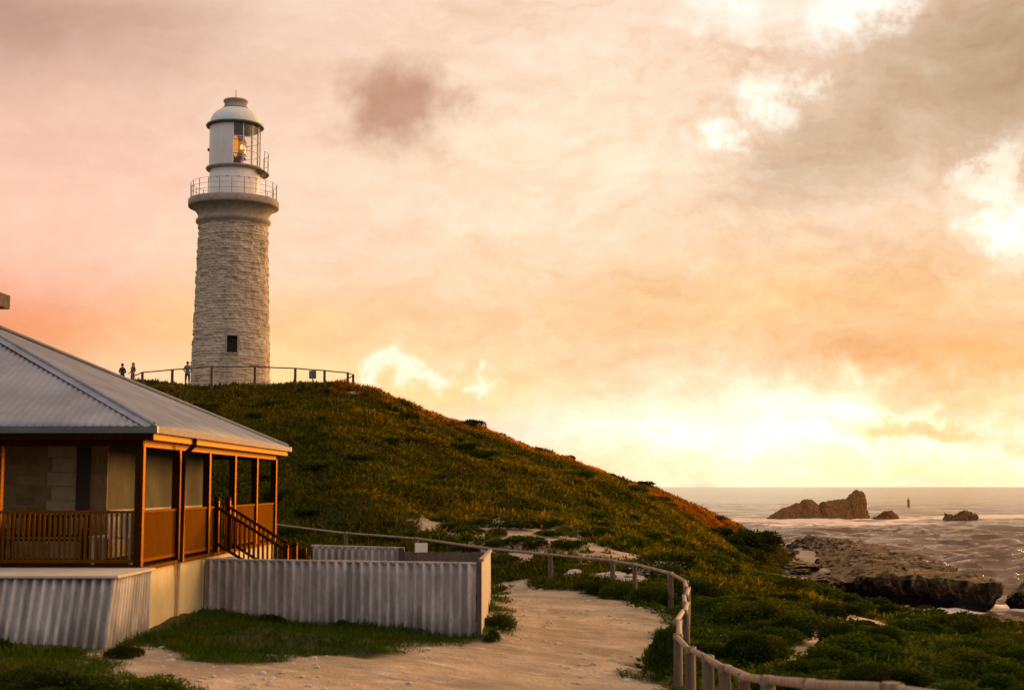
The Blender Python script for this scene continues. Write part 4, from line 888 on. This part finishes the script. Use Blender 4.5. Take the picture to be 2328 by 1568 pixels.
# ------------------------------------------------------------------ corrugated sheets
def sheet(a, b, a2, b2, per=0.195, amp=0.060, nz=7, phase=0.0):
    """corrugated panel with top edge a-b and foot a2-b2"""
    a, b, a2, b2 = map(Vector, (a, b, a2, b2)); L = (b-a).length; n = int(L/per*12); q = MB(); V = []; Fc = []
    nr = Vector((0, 0, 1)).cross(b-a).normalized()
    for i in range(n+1):
        t = i/n; w = amp*math.tanh(1.8*math.sin(2*math.pi*t*L/per+phase))/.95
        for j in range(nz):
            k = j/(nz-1); p = a.lerp(b, t).lerp(a2.lerp(b2, t), k); V.append(p + nr*(w+0.005*math.sin(3*k+t*9)))
    for i in range(n):
        for j in range(nz-1): Fc.append((i*nz+j, i*nz+j+1, (i+1)*nz+j+1, (i+1)*nz+j))
    q.add(V, Fc, True); return q
def local(pts, o): return [tuple(Vector(p)-o) for p in pts]
# low corrugated tank / terrace wall in front of the verandah
o = Vector((-6.5, 23.7, 5.35)); tw = empty('terrace_wall', o, 'low corrugated retaining wall with pale concrete top in front of the cottage', 'wall')
P = local([(-14.5, 23.95, 6.50), (-6.52, 23.7, 6.50), (-14.7, 23.62, 5.1), (-6.58, 23.40, 5.15)], o); s_ = sheet(P[0], P[1], P[2], P[3], 0.163, 0.056).obj('corrugated_front', M['fence'], tw); m_ = s_.modifiers.new('thick', 'SOLIDIFY'); m_.thickness = .008
P = local([(-6.52, 23.7, 6.50), (-6.48, 25.9, 6.50), (-6.58, 23.40, 5.15), (-6.52, 25.9, 5.2)], o); s_ = sheet(P[0], P[1], P[2], P[3], 0.163, 0.022).obj('corrugated_side', M['fence'], tw); m_ = s_.modifiers.new('thick', 'SOLIDIFY'); m_.thickness = .008
vs = local([(-14.6, 23.85, 0), (-6.46, 23.6, 0), (-6.42, 25.92, 0), (-14.4, 25.95, 0)], o); z0, z1 = 6.502-o.z, 6.55-o.z
MB().add([(v[0], v[1], z0) for v in vs]+[(v[0], v[1], z1) for v in vs], [(3, 2, 1, 0), (4, 5, 6, 7), (0, 1, 5, 4), (1, 2, 6, 5), (2, 3, 7, 6), (3, 0, 4, 7)]).obj('concrete_top', M['concrete'], tw, 0.012)
# fence round the yard
o = Vector((-.66, 29.0, 5.0)); yf = empty('corrugated_fence', o, 'long low grey corrugated fence enclosing the yard beside the cottage', 'fence')
def addsheet(a, b, a2, b2, name='fence_sheet', mat='fence', **k):
    P = local([a, b, a2, b2], o); s = sheet(*P, **k).obj(name, M[mat], yf); m = s.modifiers.new('thick', 'SOLIDIFY'); m.thickness = .008; return s
addsheet((-6.58, 30.85, 6.45), (-.75, 29.02, 6.46), (-6.58, 30.80, 5.1), (-.75, 28.94, 4.85))
addsheet((-.62, 29.15, 6.50), (-.62, 41.0, 6.17), (-.62, 29.15, 4.8), (-.62, 41.0, 4.6), name='end_return', mat='concrete', amp=0.012)
addsheet((-3.2, 41.25, 6.24), (-5.75, 41.55, 6.30), (-3.2, 41.25, 4.7), (-5.75, 41.55, 5.0))
P = local([(-6.60, 30.85, 6.455), (-.70, 29.0, 6.465)], o); MB().bar(P[0], P[1], .10, .035).obj('top_rail', M['fence'], yf, 0.005)
P = local([(-.62, 29.0, 6.53), (-.62, 41.0, 6.20)], o); MB().bar(P[0], P[1], .10, .05).obj('top_rail', M['pinelight'], yf, 0.005)
P = local([(-3.1, 41.2, 6.25), (-5.8, 41.5, 6.31)], o); MB().bar(P[0], P[1], .10, .05).obj('top_rail', M['fence'], yf, 0.005)
q = MB(); q.box((-.05, -.06, -.3), (.05, .04, 1.50)); q.obj('end_post', M['railwood'], yf, 0.006)
bd = MB()
for k in range(10):
    x0 = -.70-.25*k; bd.box((x0-.235, 41.02+k*.02, 4.7), (x0, 41.05+k*.02, 6.14+.012*math.sin(k*2.3)))
bd.v = [tuple(Vector(v)-o) for v in bd.v]; bd.obj('board_panel', M['oldboard'], yf)
P = local([(-3.17, 41.2, 4.7), (-3.17, 41.2, 6.26)], o); MB().bar(P[0], P[1], .16, .16, up=(1, 0, 0)).obj('post', M['railwood'], yf)
gt = empty('timber_gate', (-5.9, 40.0, 5.1), 'dark brown timber gate between the stairs and the corrugated yard fence', 'gate')
q = MB()
for k in range(6): q.box((-.55+.10*k, 0, .06), (-.46+.10*k, .025, 1.18))
q.obj('board_panel', M['brown'], gt)
MB().box((.06, -.05, -.3), (.17, .06, 1.2)).obj('post', M['post'], gt)
q = MB(); q.bar((-.55, .04, .25), (.05, .04, .25), .03, .08); q.bar((-.55, .04, 1.0), (.05, .04, 1.0), .03, .08); q.obj('brace', M['brown'], gt)
sn = empty('white_sign', (-2.63, 41.6, 4.85), 'small blank white sign board above the far board fence of the yard', 'sign')
MB().tube([(0, 0, -.3), (0, 0, 1.30)], .03, 8).obj('post', M['collar'], sn)
MB().box((-.18, -.05, 1.25), (.18, -.03, 1.53)).obj('board', M['signwhite'], sn, 0.006)

# ------------------------------------------------------------------ pole fence along the path
KN = [(2.95, 6.2, -1.05), (2.78, 8.3, -1.25), (2.75, 10.5, -1.46), (2.78, 13.5, -1.83), (2.755, 15.6, -2.07), (2.77, 17.3, -2.26), (2.79, 19.0, -2.37), (2.80, 20.7, -2.44), (2.76, 22.4, -2.51), (2.78, 24.2, -2.49), (3.01, 26.2, -2.44), (3.4, 28.5, -2.46), (3.72, 30.8, -2.49), (3.97, 33.0, -2.49), (4.3, 35.3, -2.48), (4.53, 37.5, -2.48), (4.4, 40.0, -2.40), (3.67, 43.0, -2.31), (3.15, 45.0, -2.31), (1.28, 48.0, -2.26), (-.85, 51.0, -2.19), (-3.6, 54.0, -1.94), (-6.6, 57.0, -1.83), (-9.9, 60.0, -1.56), (-13.5, 62.5, -1.2)]
pf = empty('pole_fence', (2.75, 15.6, 4.9), 'rounded pine pole fence curving along the sandy path towards the far yard', 'fence')
rg = random.Random(3)
for i, (x, y, d) in enumerate(KN):
    zt_ = CZ+d; zg = min(ground_z(x, y), zt_-.8); r = .076+rg.uniform(-.006, .008); lean = (rg.uniform(-.02, .02), rg.uniform(-.02, .02)); pi = pf.location
    q = MB().tube([(x+lean[0]-pi.x, y+lean[1]-pi.y, zg-.3-pi.z), (x-pi.x, y-pi.y, zt_-.05-pi.z), (x-pi.x, y-pi.y, zt_+.035-pi.z), (x-pi.x, y-pi.y, zt_+.05-pi.z)], [r*1.02, r, r*.98, r*.8], 14).obj('post', M['pine'], pf)
    if i < len(KN)-1:
        x2, y2, d2 = KN[i+1]; a = Vector((x, y, zt_))-pi; b = Vector((x2, y2, CZ+d2))-pi; dd = (b-a).normalized(); sd = dd.cross(Vector((0, 0, 1)))*(.022 if i % 2 else -.022)+Vector((0, 0, rg.uniform(-.012, .012))); r0 = rg.uniform(.044, .053)
        MB().tube([a-dd*.10+sd, a+dd*.02+sd, a.lerp(b, .5)+sd, b-dd*.02+sd, b+dd*.10+sd], [r0*.93, r0, r0*.97, r0*.9, r0*.84], 14).obj('rail', M['pinelight'], pf)
    MB().lathe([(r+.006, -.055), (r+.008, -.05), (r+.008, .035), (r+.004, .045)], 14).obj('strap', M['collar'], q).location = (x-pi.x, y-pi.y, zt_-pi.z)

# ------------------------------------------------------------------ vegetation
rng = np.random.default_rng(11)
def leaf_quads(P, L, Wd, up=0.5, droop=0.0, seed=0, N=None):
    """one folded leaf blade per point of P: length L, width Wd (arrays); up 0..1 how upright; returns verts, faces, tint"""
    r = np.random.default_rng(seed); n = len(P); a = r.uniform(0, 2*np.pi, n); u = np.clip(r.normal(up, 0.28, n), -0.4, 1.0)
    D = np.stack([np.cos(a)*np.sqrt(1-u*u), np.sin(a)*np.sqrt(1-u*u), u], -1)
    if N is not None: D = D*0.75 + N*0.8; D /= np.linalg.norm(D, axis=1, keepdims=True)
    R_ = r.normal(size=(n, 3)); S_ = np.cross(D, R_); S_ /= np.linalg.norm(S_, axis=1, keepdims=True)+1e-9
    L = np.broadcast_to(L, n)[:, None]; Wd = np.broadcast_to(Wd, n)[:, None]
    V = np.stack([P, P+D*L*0.45+S_*Wd*0.5, P+D*L, P+D*L*0.45-S_*Wd*0.5], 1); V[:, 2, 2] -= droop*L[:, 0]
    return V.reshape(-1, 3), np.arange(4*n).reshape(n, 4), r.uniform(0, 1, n)
def cover(name, X, Y, per, Lr, Wr, up, mat, label, seed, spread=0.12, hz=0.0):
    n = len(X)*per; x = np.repeat(X, per)+rng.normal(0, spread, n); y = np.repeat(Y, per)+rng.normal(0, spread, n)
    keep = rng.random(n) > bare_amount(x, y)*1.05; x = x[keep]; y = y[keep]; z = H(x, y) + rng.uniform(-0.02, hz+1e-6, len(x))
    L = rng.uniform(*Lr, len(x))*(0.75+0.5*sstep(-.6, .8, fbm(x*.5, y*.5, 0, 2, 61))); V, Fc, tn = leaf_quads(np.stack([x, y, z], -1), L, L*rng.uniform(*Wr, len(x)), up, 0.1, seed)
    o = link(name, fast_mesh(name, V, Fc, {'tint': ('FACE', tn)}), M[mat]); return tag(o, label, 'ground cover', None, 'stuff')
def scatter(n, x0, x1, y0, y1, edge=1.02):
    """random points, only where the view wedge (a little wider than the picture) can reach"""
    x = rng.uniform(x0, x1, n); y = rng.uniform(y0, y1, n); k = np.abs(x) < y*0.36*edge+3; return x[k], y[k]
# hill: wiry low scrub and grass
x, y = scatter(230000, -42, 26, 46, 121); k = (H0(x, y) > 0.9) & (y < 124-0.1*x) & ((x > -30+0*y) | (y > 80)) & ~((np.hypot(x+19.9, y-100.3) < 6))
x, y = x[k], y[k]; cover('hill_scrub', x, y, 3, (.22, .46), (.16, .36), .62, 'scrub', 'wiry olive and brown scrub covering the hillside', 1, .16, .05)
# yard edges and seaward slope
x, y = scatter(90000, -2, 34, 12, 76); k = (x > 2.6) | (y > 40); x, y = x[k], y[k]; k = (H0(x, y) > 1.05); x, y = x[k], y[k]
cover('coastal_ground_cover', x, y, 4, (.10, .22), (.3, .55), .5, 'shrub', 'low green ground cover spreading between the fence and the shore', 2, .12, .12)
x, y = scatter(34000, -8, -.3, 10, 34); k = (poly_sd(PATH, x, y) < .15) & ~((x < -6.4) & (y > 22.6)) & ~((x < -.6) & (y > 29.0+.30*(-x-.66)) ); x, y = x[k], y[k]
cover('lawn_grass', x, y, 4, (.08, .20), (.07, .14), .8, 'grass', 'short green grass growing at the foot of the corrugated fences', 3, .05)
x, y = scatter(9000, -9, 3, 33, 60); k = ~((x < -.6) & (y < 41.2) & (x > -7)); x, y = x[k], y[k]
cover('far_grass', x, y, 4, (.12, .28), (.08, .2), .75, 'grass', 'green grass beyond the yard fence below the hill', 4, .1)

# orange grass added along the crest in place of its rim light
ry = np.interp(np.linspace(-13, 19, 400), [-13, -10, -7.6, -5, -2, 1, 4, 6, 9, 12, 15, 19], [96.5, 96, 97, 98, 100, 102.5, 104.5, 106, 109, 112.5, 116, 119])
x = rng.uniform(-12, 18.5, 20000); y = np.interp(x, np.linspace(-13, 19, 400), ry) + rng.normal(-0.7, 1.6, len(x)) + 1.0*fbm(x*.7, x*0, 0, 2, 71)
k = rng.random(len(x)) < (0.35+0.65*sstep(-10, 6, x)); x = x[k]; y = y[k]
cover('rim_glow_grass', x, y, 4, (.24, .50), (.05, .12), .82, 'rimgrass', 'golden grass added along the hill crest for its rim glow', 6, .1, .05)
# loose stones trodden into the path
def pebbles():
    x, y = scatter(5200, -7, 4.5, 11, 48); k = poly_sd(PATH, x, y) > -.1; x, y = x[k], y[k]; k = fbm(x*.5, y*.5, 0, 2, 88) > -.15; x, y = x[k], y[k]
    bm = bmesh.new(); bmesh.ops.create_icosphere(bm, subdivisions=1, radius=1.0); b = np.array([v.co[:] for v in bm.verts]); f = np.array([[v.index for v in q.verts] for q in bm.faces]); bm.free()
    n = len(x); s = 0.012+0.05*rng.random(n)**3.5; z = H(x, y); sc = np.stack([s*rng.uniform(.8, 1.7, n), s*rng.uniform(.8, 1.4, n), s*rng.uniform(.4, .8, n)], -1)
    V = b[None]*sc[:, None]*(1+.18*rng.normal(size=(n, len(b), 1))) + np.stack([x, y, z+s*.15], -1)[:, None]
    o = link('pebbles', fast_mesh('pebbles', V.reshape(-1, 3), (f[None]+np.arange(n)[:, None, None]*len(b)).reshape(-1, 3)), M['concrete']); tag(o, 'pale loose pebbles scattered over the sandy path', 'pebbles', None, 'stuff')
pebbles()
x, y = scatter(60000, -7.5, 5, 11, 49); d_ = poly_sd(PATH, x, y); k = (d_ > -.35) & (d_ < .55) & (fbm(x*.8, y*.8, 0, 3, 93) > .05+d_*.5) & ~((x < -6.4) & (y > 23)) & ~((x < -.6) & (y > 28.8)); x, y = x[k], y[k]
n_ = 5*len(x); xx = np.repeat(x, 5)+rng.normal(0, .05, n_); yy = np.repeat(y, 5)+rng.normal(0, .05, n_); L_ = rng.uniform(.05, .14, n_)
V_, F_, T_ = leaf_quads(np.stack([xx, yy, H(xx, yy)-.01], -1), L_, L_*.12, .7, .1, 9)
tag(link('edge_tufts', fast_mesh('edge_tufts', V_, F_, {'tint': ('FACE', T_)}), M['grass']), 'straggling grass tufts along the broken path edge', 'ground cover', None, 'stuff')

# shrub prototypes: a rounded lumpy mass of leaf clusters on short stems
def shrub_mesh(seed, leaves=5200, leaf=0.075, flat=0.55, lumps=9):
    r = np.random.default_rng(seed); c = []
    for k in range(lumps):
        a = r.uniform(0, 2*np.pi); q = np.sqrt(r.uniform(0, 1))*0.62; c.append((q*np.cos(a), q*np.sin(a), r.uniform(.22, .62)*(1-.5*q), r.uniform(.26, .46)))
    c = np.array(c); i = r.integers(0, lumps, leaves); d = r.normal(size=(leaves, 3)); d /= np.linalg.norm(d, axis=1, keepdims=True); d[:, 2] = np.where(d[:, 2] < -.25, -d[:, 2], d[:, 2])
    rad_ = c[i, 3]*(1-0.35*r.random(leaves)**2.2)*(1+.16*fbm(d[:, 0]*3, d[:, 1]*3, d[:, 2]*3+i, 2, seed)); P = c[i, :3]+d*rad_[:, None]; P[:, 2] *= flat*1.5
    k = P[:, 2] > -.02; P = P[k]; d = d[k]; L = leaf*r.uniform(.7, 1.5, len(P))
    V, Fc, tn = leaf_quads(P, L, L*r.uniform(.35, .6, len(P)), .35, .15, seed, d)
    return fast_mesh('shrub', V, Fc, {'tint': ('FACE', tn)})
PROTO = [shrub_mesh(200+k, 9500, .06) for k in range(5)] + [shrub_mesh(300+k, 1500, .13) for k in range(4)]
for i, m in enumerate(PROTO): m.materials.append(M['shrub'])
PDARK = []
for m in PROTO:
    m2 = m.copy(); m2.materials.clear(); m2.materials.append(M['dkshrub']); PDARK.append(m2)
def shrub(x, y, r, hgt, label, group=None, far=False, dark=False, z=None):
    m = (PDARK if dark else PROTO)[(5+rg.randrange(4)) if far else rg.randrange(5)]
    o = bpy.data.objects.new('shrub', m); COL.objects.link(o); o.location = (x, y, (ground_z(x, y) if z is None else z)-.06); o.rotation_euler = (0, 0, rg.uniform(0, 6.28)); o.scale = (r, r*rg.uniform(.85, 1.15), hgt)
    return tag(o, label, 'shrub', group)
# named shrubs
for a in [(2.68, 26.1, .50, 1.30, 'big rounded green shrub spilling onto the path beside the near pole fence'),
          (3.05, 27.7, .42, 1.0, 'upright green shrub just behind the big rounded one beside the near pole fence'),
          (4.05, 41.9, .85, .95, 'dense green shrub inside the far bend of the pole fence at the path edge'),
          (3.3, 43.2, .85, .8, 'spreading low shrub at the path edge, left of the dense one in the fence bend'),
          (4.45, 40.3, .5, .8, 'dark green shrub directly under the fence bend'),
          (2.3, 45.6, .7, .5, 'small green shrub beside the far posts of the pole fence'),
          (-.25, 31.8, .42, .5, 'little green shrub against the end of the corrugated fence'),
          (-.42, 28.75, .25, .4, 'tuft of weeds at the foot of the fence end post'),
          (-6.05, 22.75, .42, .38, 'weedy dark shrub at the right corner of the terrace wall'),
          (-6.9, 22.3, .40, .34, 'low weeds against the terrace wall front'),
          (-8.1, 22.2, .5, .3, 'dark weeds at the foot of the terrace wall near the left edge'),
          (-4.55, 17.3, .85, .62, 'mounded green shrub in the bottom left corner beside the path'),
          (-5.1, 16.2, .9, .55, 'brownish green shrub at the very bottom left of the picture'),
          (-6.0, 17.4, .9, .5, 'dark mound of scrub by the left edge below the terrace wall, right one of two'),
          (-6.9, 18.0, .8, .45, 'dark mound of scrub by the left edge below the terrace wall, left one of two'),
          (-5.0, 30.0, .35, .3, 'weed clump at the foot of the fence below the stairs'),
          (-3.4, 29.5, .4, .34, 'weed clump halfway along the long corrugated fence')]:
    shrub(a[0], a[1], a[2], a[3], a[4], dark=('dark' in a[4] or 'brown' in a[4]))
# seaward shrubs
n = 0; pts = []
G1 = 'low shrubs between the pole fence and the shore'
while n < 170:
    y = 13+61*rg.random()**1.2; x = rg.uniform(3.1, 6+0.36*y)
    if float(bare_amount(np.array([x]), np.array([y]))[0]) > .25 or float(H0(np.array([x]), np.array([y]))[0]) < 1.1: continue
    r = rg.uniform(.55, 1.15)*(1+.006*y)
    if any((x-a)**2+(y-b)**2 < (.62*(r+c))**2 for a, b, c in pts) : 
        if rg.random() < .93: continue
    near = math.hypot(0, 0)
    if x - r < 3.0 + max(0, (y-27)*.14) and y < 41: x += r
    pts.append((x, y, r)); n += 1
    shrub(x, y, r, r*rg.uniform(.55, .9), 'low mounded green coastal shrub between the pole fence and the rocky shore', G1, far=y > 45, dark=rg.random() < .35)
G2 = 'dark shrubs dotted over the hillside'
n = 0
while n < 150:
    x = rg.uniform(-24, 24); y = rg.uniform(52, 119)
    if abs(x) > .36*y or float(bare_amount(np.array([x]), np.array([y]))[0]) > .2 or math.hypot(x+19.9, y-100.3) < 8 or float(H0(np.array([x]), np.array([y]))[0]) < 1.5: continue
    r = rg.uniform(.6, 1.5); n += 1; shrub(x, y, r, r*rg.uniform(.4, .6), 'dark low shrub among the scrub on the hillside below the lighthouse', G2, far=True, dark=rg.random() < .7)
G3 = 'bushes at the seaward tip of the headland'
for u, v, Y, r in [(1650, 1200, 112, 1.8), (1690, 1215, 116, 2.0), (1720, 1235, 118, 2.2), (1735, 1258, 118, 1.9), (1700, 1265, 113, 2.0), (1670, 1245, 108, 1.9), (1725, 1280, 116, 1.5), (1640, 1180, 114, 1.5)]:
    d = ray(u, v+8); x = d.x/d.y*Y; shrub(x, Y, r, r*.85, 'dense rounded bush at the seaward tip of the headland', G3, far=True, dark=True, z=max(ground_z(x, Y)-.3, .3))
for u, Y, r, lb in [(1072, 100, 1.3, 'rounded bush breaking the skyline halfway down the ridge'), (1285, 106, 1.1, 'bush on the lower skyline of the ridge, nearer the sea'), (210, 93, 1.6, 'bush top showing above the cottage roof left of the people')]:
    x = (u-1164)/F*Y; shrub(x, Y, r, r*.7, lb, far=True, dark=True)
for u, v, Y in [(985, 1205, 57), (1060, 1195, 59), (1140, 1215, 57), (1225, 1190, 62), (1130, 1225, 55), (1220, 1228, 54), (1080, 1205, 58), (1180, 1180, 62), (1010, 1190, 60), (1035, 1212, 56.5), (1100, 1186, 61.5), (1165, 1200, 60), (1190, 1222, 55), (1255, 1212, 58), (1270, 1236, 54), (1305, 1240, 54.5), (1060, 1228, 54.5), (1150, 1240, 52.8), (1330, 1215, 60), (990, 1222, 56)]:
    d = ray(u, v); x = d.x/d.y*Y; shrub(x, Y, rg.uniform(.6, 1.1), rg.uniform(.4, .6), 'green tuft of scrub growing in the bare sandy patch below the hill', 'tufts in the bare sandy patch', far=True, dark=rg.random() < .6)
for k in range(16):
    x = rg.uniform(-10, 17); y = float(np.interp(x, np.linspace(-13, 19, 400), ry))+rg.uniform(-.6, 1.2); r = rg.uniform(.35, .9)
    shrub(x, y, r, r*rg.uniform(.5, .9), 'small wind-shaped bush standing on the crest of the ridge', 'small bushes along the crest', far=True, dark=rg.random() < .6)
